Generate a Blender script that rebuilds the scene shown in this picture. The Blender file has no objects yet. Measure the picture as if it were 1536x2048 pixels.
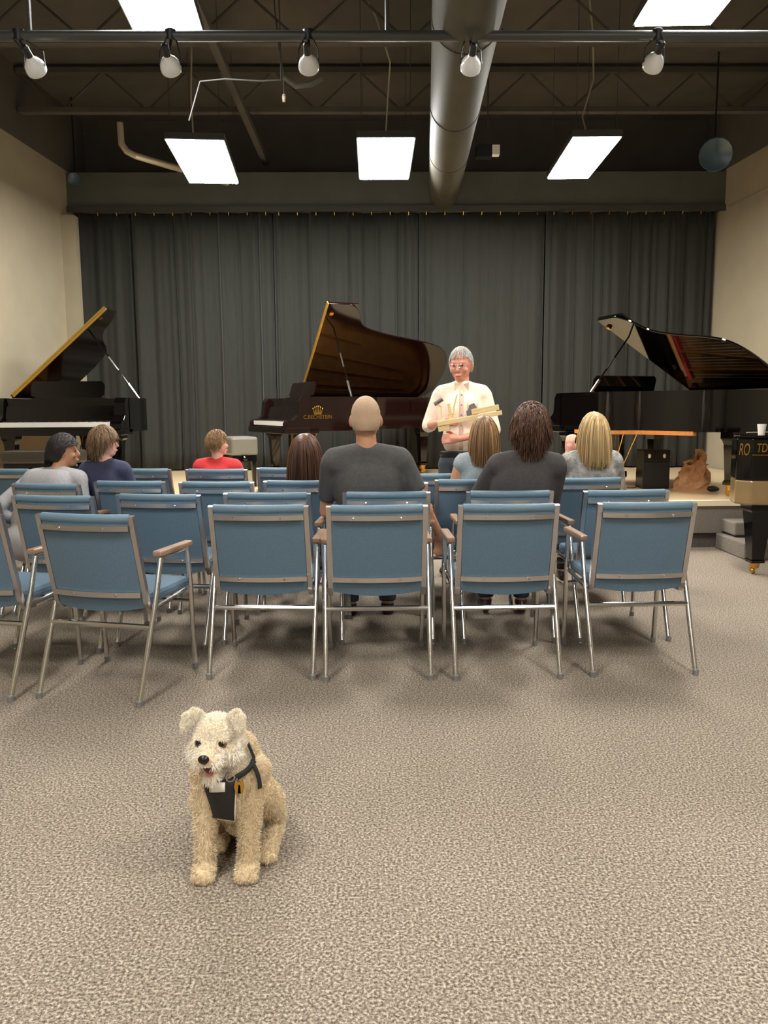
import bpy, bmesh, math, random
import numpy as np
from mathutils import Matrix, Vector, Euler
from mathutils.bvhtree import BVHTree

random.seed(7); rng = np.random.default_rng(7)
scene = bpy.context.scene
COL = scene.collection
PI = math.pi
R = math.radians

# ------------------------------------------------------------------ camera, world, exposure
FPX = 1577.0
cam_d = bpy.data.cameras.new('camera')
cam_d.sensor_fit = 'VERTICAL'; cam_d.sensor_height = 24.0
cam_d.lens = FPX / 2048.0 * 24.0
cam_d.clip_start = 0.05
cam = bpy.data.objects.new('camera', cam_d); COL.objects.link(cam)
CAMLOC = Vector((0.0, 0.0, 1.40))
CAMROT = Matrix.Rotation(R(-0.75), 3, 'Z') @ Matrix.Rotation(R(90 - 7.5), 3, 'X') @ Matrix.Rotation(R(-0.35), 3, 'Z')
cam.matrix_world = Matrix.Translation(CAMLOC) @ CAMROT.to_4x4()
scene.camera = cam
scene.view_settings.view_transform = 'Standard'
scene.view_settings.look = 'None'
scene.view_settings.gamma = 1.0
scene.view_settings.use_curve_mapping = False
scene.view_settings.exposure = 1.15
world = bpy.data.worlds.new('world'); scene.world = world
world.use_nodes = True
world.node_tree.nodes['Background'].inputs[0].default_value = (0.9, 0.95, 1.0, 1)
world.node_tree.nodes['Background'].inputs[1].default_value = 0.02
LAMP = 30.0          # emission of the ceiling diffusers

def ray(px, py):
    return (CAMROT @ Vector(((px - 768) / FPX, -(py - 1024) / FPX, -1.0)))
def atY(px, py, Y):
    d = ray(px, py); return CAMLOC + d * ((Y - CAMLOC.y) / d.y)
def atZ(px, py, Z):
    d = ray(px, py); return CAMLOC + d * ((Z - CAMLOC.z) / d.z)

# ------------------------------------------------------------------ materials
def srgb(r, g, b):
    f = lambda c: (c / 255 / 12.92) if c / 255 <= 0.04045 else ((c / 255 + 0.055) / 1.055) ** 2.4
    return (f(r), f(g), f(b), 1.0)

def mat(name, rgb, rough=0.6, metal=0.0, noise=0.0, nscale=30.0, bump=0.0, bscale=200.0, coat=0.0,
        emit=0.0, spec=0.5, sheen=0.0, island=0.0, stretch=None, rgb2=None, detail=3.0):
    m = bpy.data.materials.new(name); m.use_nodes = True
    nt = m.node_tree; b = nt.nodes['Principled BSDF']
    c = srgb(*rgb)
    b.inputs['Base Color'].default_value = c
    b.inputs['Roughness'].default_value = rough
    b.inputs['Metallic'].default_value = metal
    b.inputs['Specular IOR Level'].default_value = spec
    b.inputs['Coat Weight'].default_value = coat
    b.inputs['Coat Roughness'].default_value = 0.05
    if sheen: b.inputs['Sheen Weight'].default_value = sheen
    if emit:
        b.inputs['Emission Color'].default_value = c
        b.inputs['Emission Strength'].default_value = emit
    co = None
    if noise or bump:
        tc = nt.nodes.new('ShaderNodeTexCoord'); co = tc.outputs['Object']
        if stretch:
            mp = nt.nodes.new('ShaderNodeMapping'); mp.inputs['Scale'].default_value = stretch
            nt.links.new(co, mp.inputs[0]); co = mp.outputs[0]
    src = None
    if noise:
        n = nt.nodes.new('ShaderNodeTexNoise'); n.inputs['Scale'].default_value = nscale; n.inputs['Detail'].default_value = detail
        nt.links.new(co, n.inputs['Vector']); src = n.outputs['Fac']
    elif island:
        g = nt.nodes.new('ShaderNodeNewGeometry'); src = g.outputs['Random Per Island']
    if src is not None:
        k = noise or island
        mx = nt.nodes.new('ShaderNodeValToRGB')
        lo = 0.3 if noise else 0.0; hi = 0.7 if noise else 1.0
        mx.color_ramp.elements[0].position = lo; mx.color_ramp.elements[1].position = hi
        a = tuple(x * (1 - k) for x in c[:3]) + (1,)
        d = srgb(*rgb2) if rgb2 else tuple(min(1, x * (1 + k)) for x in c[:3]) + (1,)
        mx.color_ramp.elements[0].color = a; mx.color_ramp.elements[1].color = d
        nt.links.new(src, mx.inputs[0]); nt.links.new(mx.outputs[0], b.inputs['Base Color'])
    if bump:
        n2 = nt.nodes.new('ShaderNodeTexNoise'); n2.inputs['Scale'].default_value = bscale; n2.inputs['Detail'].default_value = 2
        nt.links.new(co, n2.inputs['Vector'])
        bp = nt.nodes.new('ShaderNodeBump'); bp.inputs['Strength'].default_value = bump; bp.inputs['Distance'].default_value = 0.01
        nt.links.new(n2.outputs['Fac'], bp.inputs['Height']); nt.links.new(bp.outputs[0], b.inputs['Normal'])
    return m

M = dict(
    wall=mat('cream wall paint', (162, 151, 127), 0.8, noise=0.04, nscale=3, bump=0.05, bscale=60),
    wallgrey=mat('greyed wall edge paint', (140, 134, 122), 0.8, noise=0.05, nscale=4),
    black_ceiling=mat('black ceiling paint', (84, 80, 73), 0.85, noise=0.12, nscale=2.5, bump=0.1, bscale=30),
    black_upper=mat('black upper wall paint', (84, 80, 73), 0.8, noise=0.1, nscale=2),
    duct=mat('painted duct', (72, 69, 58), 0.6, noise=0.1, nscale=2, spec=0.25),
    pipe=mat('painted pipe', (66, 66, 64), 0.45),
    conduit=mat('galvanised conduit', (196, 184, 160), 0.35, metal=0.4),
    valance=mat('grey header board', (86, 88, 82), 0.7, noise=0.08, nscale=3),
    curtain=mat('dark stage drape', (35, 36, 29), 0.85, noise=0.2, nscale=14, sheen=0.15, stretch=(6, 6, 0.25), bump=0.05, bscale=500),
    brass=mat('brass', (214, 168, 82), 0.22, metal=1.0),
    stage=mat('pale maple stage floor', (222, 198, 156), 0.32, noise=0.07, nscale=5, stretch=(1, 12, 1), coat=0.25),
    stage_edge=mat('pale stage nosing', (240, 226, 192), 0.4),
    fascia=mat('grey carpeted stage front', (120, 113, 102), 0.95, noise=0.35, nscale=130, detail=2),
    fascia_dark=mat('dark carpet kick', (82, 76, 68), 0.95, noise=0.35, nscale=130, detail=2),
    gap=mat('black joint', (20, 18, 16), 0.9),
    blue=mat('slate blue woven upholstery', (88, 112, 130), 0.85, noise=0.16, nscale=260, bump=0.25, bscale=420, sheen=0.1, detail=1.5),
    blue_roll=mat('slate blue piping roll', (98, 124, 140), 0.5, noise=0.1, nscale=260, bump=0.15, bscale=420),
    chrome=mat('chromed steel tube', (214, 212, 208), 0.16, metal=1.0),
    nickel=mat('brushed nickel tube', (202, 198, 198), 0.28, metal=1.0),
    capgrey=mat('grey plastic foot cap', (120, 120, 118), .4),
    rubber=mat('black rubber', (24, 24, 24), 0.6),
    armwood=mat('walnut armrest', (150, 118, 92), 0.35, noise=0.2, nscale=8, stretch=(12, 1, 1), coat=0.3),
    ebony=mat('polished ebony lacquer', (7, 6, 6), 0.09, coat=0.12, spec=0.35),
    ebony_mirror=mat('mirror black lid underside', (10, 8, 7), 0.05, coat=0.3, spec=0.5),
    ebony_satin=mat('satin black', (14, 13, 13), 0.35),
    mahogany=mat('dark polished mahogany', (22, 8, 7), 0.1, coat=0.15, noise=0.3, nscale=6, stretch=(1, 8, 1)),
    woodedge=mat('varnished wood strip', (190, 118, 56), 0.25, noise=0.2, nscale=8, stretch=(1, 10, 10), coat=0.4),
    tan_reflection=mat('lacquer with painted tan reflection', (132, 108, 72), 0.25, noise=0.12, nscale=5, coat=0.5),  # beige reflection in the glossy flank, painted as a tan colour
    edge_reflection=mat('gold reflection on lid edge', (200, 160, 70), 0.3, metal=0.7),  # yellow reflection along the lid edge, painted in as gold
    ivory=mat('ivory keys', (245, 243, 234), 0.25),
    plate=mat('gilded iron plate', (176, 124, 58), 0.3, metal=0.9, noise=0.2, nscale=9),
    soundboard=mat('spruce soundboard', (190, 132, 74), 0.35, noise=0.15, nscale=6, stretch=(10, 1, 1)),
    strings=mat('piano strings', (200, 190, 170), 0.3, metal=1.0),
    redfelt=mat('red felt', (150, 30, 24), 0.9),
    steelrod=mat('polished prop rod', (220, 220, 216), 0.12, metal=1.0),
    leather=mat('dark buttoned leather', (52, 48, 42), 0.35, bump=0.3, bscale=18),
    greyvinyl=mat('grey vinyl cushion', (112, 110, 100), 0.4, bump=0.2, bscale=25),
    kraft=mat('brown kraft paper', (192, 148, 106), 0.75, noise=0.18, nscale=14, bump=0.6, bscale=22),
    paperwhite=mat('white paper', (236, 230, 218), 0.6),
    glassbulb=mat('frosted reflector glass', (232, 234, 232), 0.18, spec=0.8, coat=0.5),
    bluelens=mat('blue grey lamp housing', (60, 80, 92), 0.3),
    maple=mat('pale raw maple', (236, 208, 150), 0.5, noise=0.1, nscale=9, stretch=(1, 10, 10)),
    felt_grey=mat('grey hammer felt', (120, 112, 108), 0.9),
    denim=mat('dark denim', (34, 44, 74), 0.9, noise=0.15, nscale=120),
    greytrouser=mat('charcoal trousers', (62, 68, 72), 0.9, noise=0.1, nscale=60),
    blacktrouser=mat('black trousers', (28, 28, 30), 0.9),
    shoe=mat('dark leather shoe', (44, 30, 26), 0.4),
    shoe_white=mat('white sneaker', (214, 208, 198), 0.6),
    belt=mat('black belt', (18, 16, 16), 0.4),
    hornblack=mat('dark matte plastic', (22, 22, 24), 0.45),
)

# ------------------------------------------------------------------ mesh helpers
def link(name, me, m, parent=None):
    o = bpy.data.objects.new(name, me); COL.objects.link(o)
    if m is not None: me.materials.append(m)
    if parent is not None: o.parent = parent
    return o
def tag(o, label=None, cat=None, group=None, kind=None):
    if label: o['label'] = label
    if cat: o['category'] = cat
    if group: o['group'] = group
    if kind: o['kind'] = kind
    return o
def empty(name, loc=(0, 0, 0), rz=0.0, label=None, cat=None, group=None):
    o = bpy.data.objects.new(name, None); COL.objects.link(o)
    o.location = loc; o.rotation_euler = (0, 0, rz); o.empty_display_size = 0.1
    return tag(o, label, cat, group)
def kids(o): return [c for c in bpy.data.objects if c.parent == o]
def copy_tree(o, parent=None, tree=None):
    c = o.copy(); COL.objects.link(c); c.parent = parent
    for ch in (kids(o)): copy_tree(ch, c)
    return c

class MB:
    def __init__(s): s.bm = bmesh.new()
    def box(s, lo, hi, mtx=None, bevel=0.0):
        c = [(lo[i] + hi[i]) / 2 for i in range(3)]; d = [abs(hi[i] - lo[i]) for i in range(3)]
        r = bmesh.ops.create_cube(s.bm, size=1.0)
        vs = r['verts']
        bmesh.ops.scale(s.bm, vec=d, verts=vs)
        if bevel:
            es = list({e for v in vs for e in v.link_edges})
            rr = bmesh.ops.bevel(s.bm, geom=es, offset=bevel, segments=2, affect='EDGES', profile=0.5)
            vs = list({v for f in rr['faces'] for v in f.verts} | set(v for v in vs if v.is_valid))
            # include untouched faces
        bmesh.ops.translate(s.bm, vec=c, verts=vs)
        if mtx is not None: bmesh.ops.transform(s.bm, matrix=mtx, verts=vs)
        return s
    def tube(s, pts, r, seg=8, closed=False, taper=None, square=False, cap=True):
        pts = [Vector(p) for p in pts]
        n = len(pts); rings = []
        up = Vector((0, 0, 1))
        prev = None
        for i, p in enumerate(pts):
            if i == 0: t = pts[1] - pts[0]
            elif i == n - 1: t = pts[-1] - pts[-2]
            else: t = (pts[i + 1] - p).normalized() + (p - pts[i - 1]).normalized()
            t.normalize()
            if prev is None:
                a = Vector((1, 0, 0)) if abs(t.x) < 0.9 else Vector((0, 1, 0))
                u = (a - t * a.dot(t)).normalized()
            else:
                u = (prev - t * prev.dot(t)).normalized()
            prev = u; v = t.cross(u)
            rr = taper[i] if taper else r
            ring = []
            k = 4 if square else seg
            for j in range(k):
                an = 2 * PI * (j + (0.5 if square else 0)) / k
                f = rr * (1.414 if square else 1)
                ring.append(s.bm.verts.new(p + u * math.cos(an) * f + v * math.sin(an) * f))
            rings.append(ring)
        k = len(rings[0])
        for a, b in zip(rings, rings[1:]):
            for j in range(k):
                s.bm.faces.new((a[j], a[(j + 1) % k], b[(j + 1) % k], b[j]))
        if cap:
            s.bm.faces.new(list(reversed(rings[0]))); s.bm.faces.new(rings[-1])
        return s
    def lathe(s, prof, c=(0, 0, 0), seg=20, mtx=None):
        rings = []; vs = []
        for (r, z) in prof:
            ring = [s.bm.verts.new((c[0] + max(r, 1e-4) * math.cos(2 * PI * j / seg), c[1] + max(r, 1e-4) * math.sin(2 * PI * j / seg), c[2] + z)) for j in range(seg)]
            rings.append(ring); vs += ring
        for a, b in zip(rings, rings[1:]):
            for j in range(seg): s.bm.faces.new((a[j], a[(j + 1) % seg], b[(j + 1) % seg], b[j]))
        s.bm.faces.new(list(reversed(rings[0]))); s.bm.faces.new(rings[-1])
        if mtx is not None: bmesh.ops.transform(s.bm, matrix=mtx, verts=vs)
        return s
    def prism(s, outline, z0, z1, mtx=None):
        a = [s.bm.verts.new((x, y, z0)) for x, y in outline]; b = [s.bm.verts.new((x, y, z1)) for x, y in outline]
        n = len(a)
        for i in range(n): s.bm.faces.new((a[i], a[(i + 1) % n], b[(i + 1) % n], b[i]))
        s.bm.faces.new(list(reversed(a))); s.bm.faces.new(b)
        if mtx is not None: bmesh.ops.transform(s.bm, matrix=mtx, verts=a + b)
        return s
    def build(s, name, m, parent=None, smooth=False, ang=40, bevel=0.0):
        bmesh.ops.recalc_face_normals(s.bm, faces=s.bm.faces[:])
        me = bpy.data.meshes.new(name); s.bm.to_mesh(me); s.bm.free()
        o = link(name, me, m, parent)
        if smooth:
            for p in me.polygons: p.use_smooth = True
            me.set_sharp_from_angle(angle=R(ang))
        if bevel:
            md = o.modifiers.new('bevel', 'BEVEL'); md.width = bevel; md.segments = 2; md.limit_method = 'ANGLE'
        return o

def grid_mesh(name, P, m, parent=None, thick=0.0, smooth=True):
    """P: array (n, k, 3) -> sheet, optionally thickened along its normals"""
    n, k, _ = P.shape
    v = P.reshape(-1, 3).tolist()
    f = [(i * k + j, i * k + j + 1, (i + 1) * k + j + 1, (i + 1) * k + j) for i in range(n - 1) for j in range(k - 1)]
    me = bpy.data.meshes.new(name); me.from_pydata(v, [], f)
    if smooth:
        for p in me.polygons: p.use_smooth = True
    o = link(name, me, m, parent)
    if thick:
        md = o.modifiers.new('solid', 'SOLIDIFY'); md.thickness = thick; md.offset = 0
    return o

# soft bodies: many rounded solids fused into one continuous surface
def _sphere(nu=18, nv=12):
    v = [(0, 0, 1)]
    for i in range(1, nv):
        t = PI * i / nv
        for j in range(nu):
            a = 2 * PI * j / nu; v.append((math.sin(t) * math.cos(a), math.sin(t) * math.sin(a), math.cos(t)))
    v.append((0, 0, -1)); f = []
    for j in range(nu): f.append((0, 1 + j, 1 + (j + 1) % nu))
    for i in range(nv - 2):
        for j in range(nu):
            a = 1 + i * nu + j; b = 1 + i * nu + (j + 1) % nu
            f.append((a, a + nu, b + nu, b))
    L = len(v) - 1
    for j in range(nu): f.append((L, L - nu + (j + 1) % nu, L - nu + j))
    return np.array(v), f
SPH_V, SPH_F = _sphere()

class Soft:
    def __init__(s): s.V = []; s.F = []; s.n = 0; s.T = Matrix.Identity(4)
    def _add(s, v, f):
        A = np.array(s.T); v = v @ A[:3, :3].T + A[:3, 3]
        s.V.append(v); s.F += [tuple(i + s.n for i in q) for q in f]; s.n += len(v)
    def ell(s, c, r, rot=None):
        if not hasattr(r, '__len__'): r = (r, r, r)
        v = SPH_V * np.array(r)
        if rot is not None: v = v @ np.array(Euler([R(a) for a in rot]).to_matrix()).T
        s._add(v + np.array(c), SPH_F); return s
    def cone(s, p0, r0, p1, r1, cap0=True, cap1=True):
        p0 = np.array(p0, float); p1 = np.array(p1, float)
        d = p1 - p0; L = np.linalg.norm(d)
        if L < 1e-6: return s.ell(p0, r0)
        d /= L; a = np.array([1, 0, 0]) if abs(d[0]) < .8 else np.array([0, 1, 0])
        u = np.cross(d, a); u /= np.linalg.norm(u); w = np.cross(d, u)
        k = 16; an = np.arange(k) * 2 * PI / k
        ring = lambda p, r: p + r * (np.outer(np.cos(an), u) + np.outer(np.sin(an), w))
        v = np.vstack([ring(p0, r0), ring(p1, r1)])
        f = [(i, (i + 1) % k, k + (i + 1) % k, k + i) for i in range(k)] + [tuple(reversed(range(k))), tuple(range(k, 2 * k))]
        s._add(v, f)
        if cap0: s.ell(p0, r0)
        if cap1: s.ell(p1, r1)
        return s
    def chain(s, pts, rs):
        for (a, b, ra, rb) in zip(pts, pts[1:], rs, rs[1:]): s.cone(a, ra, b, rb)
        return s
    def build(s, name, m, parent=None, voxel=0.008, smooth=3):
        me = bpy.data.meshes.new(name); me.from_pydata(np.vstack(s.V).tolist(), [], s.F)
        o = link(name, me, m)
        md = o.modifiers.new('r', 'REMESH'); md.mode = 'VOXEL'; md.voxel_size = voxel; md.use_smooth_shade = True
        if smooth:
            sm = o.modifiers.new('s', 'SMOOTH'); sm.factor = 0.5; sm.iterations = smooth
        dg = bpy.context.evaluated_depsgraph_get(); dg.update()
        ev = o.evaluated_get(dg); me2 = bpy.data.meshes.new_from_object(ev)
        o.modifiers.clear(); o.data = me2; bpy.data.meshes.remove(me); me2.name = name
        for p in me2.polygons: p.use_smooth = True
        if not me2.materials: me2.materials.append(m)
        if parent is not None: o.parent = parent
        return o

def strips(name, paths, widths, m, parent=None, seed=0, flat=False):
    """paths (n, k, 3): tapered three-sided locks of hair, one island each"""
    P = np.asarray(paths, float); n, k, _ = P.shape
    r = np.random.default_rng(seed)
    t = np.gradient(P, axis=1); t /= np.linalg.norm(t, axis=2, keepdims=True) + 1e-9
    a = r.normal(size=(n, 1, 3)); u = np.cross(t, np.broadcast_to(a, t.shape)); u /= np.linalg.norm(u, axis=2, keepdims=True) + 1e-9
    w = np.cross(t, u)
    tap = np.linspace(1, 0.25, k)[None, :, None] * np.asarray(widths).reshape(-1, 1, 1)
    sides = 2 if flat else 3
    rings = [P + tap * (math.cos(2 * PI * j / sides) * u + math.sin(2 * PI * j / sides) * w) for j in range(sides)]
    V = np.stack(rings, axis=2).reshape(-1, 3)
    base = np.arange(n)[:, None, None] * (k * sides)
    i = np.arange(k - 1)[None, :, None]; j = np.arange(1 if flat else sides)[None, None, :]
    q = lambda ii, jj: base + ii * sides + (jj % sides)
    F = np.stack([q(i, j), q(i, j + 1), q(i + 1, j + 1), q(i + 1, j)], axis=-1).reshape(-1, 4)
    me = bpy.data.meshes.new(name)
    me.vertices.add(len(V)); me.vertices.foreach_set('co', V.ravel())
    me.loops.add(F.size); me.loops.foreach_set('vertex_index', F.ravel().astype(np.int32))
    me.polygons.add(len(F)); me.polygons.foreach_set('loop_start', (np.arange(len(F)) * 4).astype(np.int32))
    me.polygons.foreach_set('use_smooth', np.ones(len(F), bool))
    me.update(calc_edges=True)
    return link(name, me, m, parent)

def text_obj(name, body, size, m, parent, mtx, extrude=0.002, xscale=1.0, spacing=1.0, shear=0.0):
    cu = bpy.data.curves.new(name, 'FONT'); cu.body = body; cu.size = size; cu.extrude = extrude
    cu.align_x = 'CENTER'; cu.align_y = 'CENTER'; cu.space_character = spacing; cu.shear = shear
    o = bpy.data.objects.new(name, cu); COL.objects.link(o)
    dg = bpy.context.evaluated_depsgraph_get(); dg.update()
    me = bpy.data.meshes.new_from_object(o.evaluated_get(dg))
    bpy.data.objects.remove(o)
    me.transform(mtx @ Matrix.Diagonal((xscale, 1, 1, 1)))
    me.materials.clear()
    return link(name, me, m, parent)

# ------------------------------------------------------------------ room shell
STZ = 0.47           # stage height
YB = 12.0            # curtain plane
ZT = 4.80            # top of the painted side walls
ZC = 5.7
YF = -4.5
La, Lb = atZ(0, 256, ZT), atZ(145, 350, ZT)
Ra, Rb = atZ(1540, 288, ZT), atZ(1460, 334, ZT)
def wx(a, b, Y): return a.x + (b.x - a.x) * (Y - a.y) / (b.y - a.y)
XL0, XL1 = wx(La, Lb, YF), wx(La, Lb, YB + 0.7)
XR0, XR1 = wx(Ra, Rb, YF), wx(Ra, Rb, YB + 0.7)
def XL(Y): return wx(La, Lb, Y)
def XR(Y): return wx(Ra, Rb, Y)
def struct(o): o['kind'] = 'structure'; return o

def carpet_mat():
    m = bpy.data.materials.new('speckled taupe loop carpet'); m.use_nodes = True
    nt = m.node_tree; b = nt.nodes['Principled BSDF']; b.inputs['Roughness'].default_value = 0.97; b.inputs['Specular IOR Level'].default_value = 0.15
    tc = nt.nodes.new('ShaderNodeTexCoord')
    n1 = nt.nodes.new('ShaderNodeTexNoise'); n1.inputs['Scale'].default_value = 120; n1.inputs['Detail'].default_value = 3; n1.inputs['Roughness'].default_value = 0.7
    n2 = nt.nodes.new('ShaderNodeTexNoise'); n2.inputs['Scale'].default_value = 1.3; n2.inputs['Detail'].default_value = 2
    nt.links.new(tc.outputs['Object'], n1.inputs['Vector']); nt.links.new(tc.outputs['Object'], n2.inputs['Vector'])
    cr = nt.nodes.new('ShaderNodeValToRGB'); e = cr.color_ramp.elements
    e[0].position = 0.36; e[0].color = srgb(84, 75, 66)
    e[1].position = 0.66; e[1].color = srgb(206, 193, 174)
    x = e.new(0.5); x.color = srgb(141, 128, 113)
    nt.links.new(n1.outputs['Fac'], cr.inputs[0])
    mx = nt.nodes.new('ShaderNodeMix'); mx.data_type = 'RGBA'; mx.blend_type = 'MULTIPLY'; mx.inputs[0].default_value = 0.25
    nt.links.new(cr.outputs[0], mx.inputs[6]); nt.links.new(n2.outputs['Fac'], mx.inputs[7])
    nt.links.new(mx.outputs[2], b.inputs['Base Color'])
    bp = nt.nodes.new('ShaderNodeBump'); bp.inputs['Strength'].default_value = 0.07; bp.inputs['Distance'].default_value = 0.002
    nt.links.new(n1.outputs['Fac'], bp.inputs['Height']); nt.links.new(bp.outputs[0], b.inputs['Normal'])
    return m
M['carpet'] = carpet_mat()

struct(MB().prism([(XL0 - .3, YF - .2), (XR0 + .3, YF - .2), (XR1 + .3, YB + .9), (XL1 - .3, YB + .9)], -0.12, 0.0).build('floor', M['carpet']))
struct(MB().prism([(XL0 - .3, YF - .2), (XR0 + .3, YF - .2), (XR1 + .3, YB + .9), (XL1 - .3, YB + .9)], ZC, ZC + 0.12).build('ceiling', M['black_ceiling']))
def side_wall(name, x0, x1, s):
    o = MB().prism([(x0, YF), (x1, YB + .7), (x1 + s * .15, YB + .7), (x0 + s * .15, YF)], 0, ZT).build(name, M['wall']); struct(o)
    u = MB().prism([(x0, YF), (x1, YB + .7), (x1 + s * .15, YB + .7), (x0 + s * .15, YF)], ZT, ZC).build(name + '_upper', M['black_upper']); struct(u)
side_wall('wall_left', XL0, XL1, -1)
side_wall('wall_right', XR0, XR1, 1)
struct(MB().box((XL1 - .2, YB + .55, 0), (XR1 + .2, YB + .7, ZC)).build('wall_back', M['black_upper']))
struct(MB().box((XL0 - .2, YF - .15, 0), (XR0 + .2, YF, ZC)).build('wall_front', M['wall']))
# course line along the right wall, a shallow raised band
zc = atY(1455, 410, XR1 * 0 + YB - .3).z
def band(name, z0, z1, d, m, side, y0, y1):
    f = XR if side > 0 else XL
    struct(MB().prism([(f(y0), y0), (f(y1), y1), (f(y1) - side * d, y1), (f(y0) - side * d, y0)], z0, z1).build(name, m))
band('trim_1', zc - .012, zc + .012, .012, M['wallgrey'], 1, YF + .1, YB - .25)
band('baseboard_left', 0, .12, .015, M['gap'], -1, YF + .05, 7.5)
band('baseboard_right', 0, .12, .015, M['gap'], 1, YF + .05, 7.5)
# narrow pilaster where the drape meets the left wall
xa = atY(137, 500, YB - .35).x; xb = atY(160, 640, YB - .35).x
struct(MB().box((XL(YB) - .05, YB - .36, STZ), (xb, YB - .2, atY(140, 430, YB - .35).z)).build('trim_2', M['wall']))
# header beam above the drape
zv0 = atY(768, 420, YB - .1).z; zv1 = atY(768, 352, YB - .1).z
struct(MB().box((XL(YB) - .1, YB - .12, zv0), (XR(YB) + .1, YB + .5, zv1 + .05)).build('trim_3', M['valance']))
struct(MB().box((XL(YB) - .1, YB - .16, zv0 - .03), (XR(YB) + .1, YB - .12, zv0 + .05)).build('trim_4', M['pipe']))

# stage
YS = atZ(1380, 1002, STZ).y
stg = empty('stage_platform', (0, YS, 0), 0, 'low pale wood stage with grey carpeted front under the pianos', 'stage')
yk = 0.0
def ploc(z0, z1, y0, y1, name, m, x0=None, x1=None):
    Y0, Y1 = YS + y0, YS + y1
    MB().prism([(XL(Y0) + .04 if x0 is None else x0, y0), (XR(Y0) - .04 if x1 is None else x1, y0), (XR(Y1) - .04 if x1 is None else x1, y1), (XL(Y1) + .04 if x0 is None else x0, y1)], z0, z1).build(name, m, stg)
ploc(STZ - .03, STZ, 0.05, YB - YS + .5, 'stage_floor', M['stage'])
ploc(STZ - .05, STZ + .004, -.02, 0.06, 'nosing', M['stage_edge'])
ploc(0.15, STZ - .05, 0.0, 0.06, 'front_panel', M['fascia'])
ploc(0.135, 0.15, -.005, 0.06, 'joint_strip', M['gap'])
ploc(0.0, 0.135, 0.02, 0.06, 'kick_panel', M['fascia_dark'])
# steps at the right
sx = atY(1468, 1030, YS - .3).x
st = empty('carpeted_steps', (sx, YS - .03, 0), 0, 'two grey carpeted steps up to the right end of the stage', 'steps')
MB().box((0, -.30, .17), (1.6, 0, .30)).build('upper_step', M['fascia'], st, bevel=.015)
MB().box((-.05, -.62, 0), (1.6, 0, .155)).build('lower_step', M['fascia'], st, bevel=.015)
MB().box((.02, -.30, .155), (1.6, 0, .172)).build('step_joint', M['gap'], st)

# drapes: five widths hung edge to edge, each with its hooks
edges_px = [150, 268, 549, 838, 1088, 1452]
folds = [  # px positions of deep folds in the photo
    268, 350, 383, 440, 480, 520, 549, 556, 620, 660, 700, 728, 760, 795, 812, 838, 850, 930, 1085, 1100, 1130, 1150, 1185, 1205, 1262, 1268, 1300, 1335, 1370, 1410, 1425, 1438]
zt = zv0 + .02
def drape(i, pa, pb, label):
    xa = atY(pa, 650, YB).x; xb = atY(pb, 650, YB).x
    if i == 0: xa = XL(YB) + .02
    if i == 4: xb = XR(YB) - .03
    xa += .006; xb -= .006
    n = int((xb - xa) / .008); zs = np.linspace(STZ + .02, zt, 14)
    x = np.linspace(xa, xb, n)
    P = np.zeros((n, len(zs), 3))
    y0 = np.zeros(n)
    for fp in folds:
        fx = atY(fp, 650, YB).x
        a = .10 if fp in (268, 549, 838, 1262, 350, 520, 1085, 1425, 850) else .055
        y0 += a * np.exp(-((x - fx) / .022) ** 2) - a * .35 * np.exp(-((x - fx - .06) / .04) ** 2)
    ph = rng.uniform(0, 6, 6)
    for k, (w, a) in enumerate(((1.7, .035), (.83, .03), (.43, .026), (.23, .018), (.12, .008))):
        y0 += a * np.sin(x / w * 2 * PI + ph[k] + .6 * np.sin(x * 2.1 + ph[5]))
    if i == 3: y0 *= .45
    y0 = np.clip(y0, -.12, .22)
    for j, z in enumerate(zs):
        t = (z - zs[0]) / (zs[-1] - zs[0])
        P[:, j, 0] = x + .03 * np.sin(t * 2 + ph[0]) * (1 - t) * np.sin((x - xa) / (xb - xa) * PI)
        P[:, j, 1] = YB + .05 + y0 * (1.0 - .35 * t)
        P[:, j, 2] = z
    o = grid_mesh('stage_curtain', P, M['curtain'], thick=.006)
    tag(o, label, 'curtain', 'dark drape widths across the back of the stage')
    k = 0; xx = xa + .1
    while xx < xb - .05:
        MB().tube([(xx, YB - .02, zt + .01), (xx, YB - .05, zt - .03), (xx, YB - .03, zt - .07), (xx + .012, YB + .03, zt - .06)], .008, 6).build('curtain_hook', M['brass'], o)
        xx += .27
for i, lb in enumerate(['narrow dark drape at the left wall behind the leftmost piano', 'dark drape behind the boy in red and the grey bench',
                        'dark drape behind the raised lid of the middle piano', 'smooth dark drape behind the standing man',
                        'dark pleated drape at the right wall behind the right hand piano']):
    drape(i, edges_px[i], edges_px[i + 1], lb)

# ------------------------------------------------------------------ ceiling: joists, duct, pipes, lamps
def joist(y, k, z0=5.15, z1=5.62):
    mb = MB(); xa, xb = XL(y) + .03, XR(y) - .03
    for z in (z0, z1): mb.box((xa, y - .05, z - .03), (xb, y + .05, z + .03))
    n = 18; pts = []
    for i in range(n + 1):
        x = xa + (xb - xa) * i / n; pts.append((x, y, z0 if i % 2 else z1))
    for a, b in zip(pts, pts[1:]): mb.tube([a, b], .014, 5)
    struct(mb.build('trim_%d' % k, M['black_ceiling']))
for k, y in enumerate((-2.8, -.9, 1.1, 3.0, 4.9, 6.8, 8.7, 10.6)): joist(y, k + 5)
struct(MB().box((-1.6, YF + .1, 4.98), (-1.52, YB + .3, 5.06)).build('trim_13', M['black_ceiling']))

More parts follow.
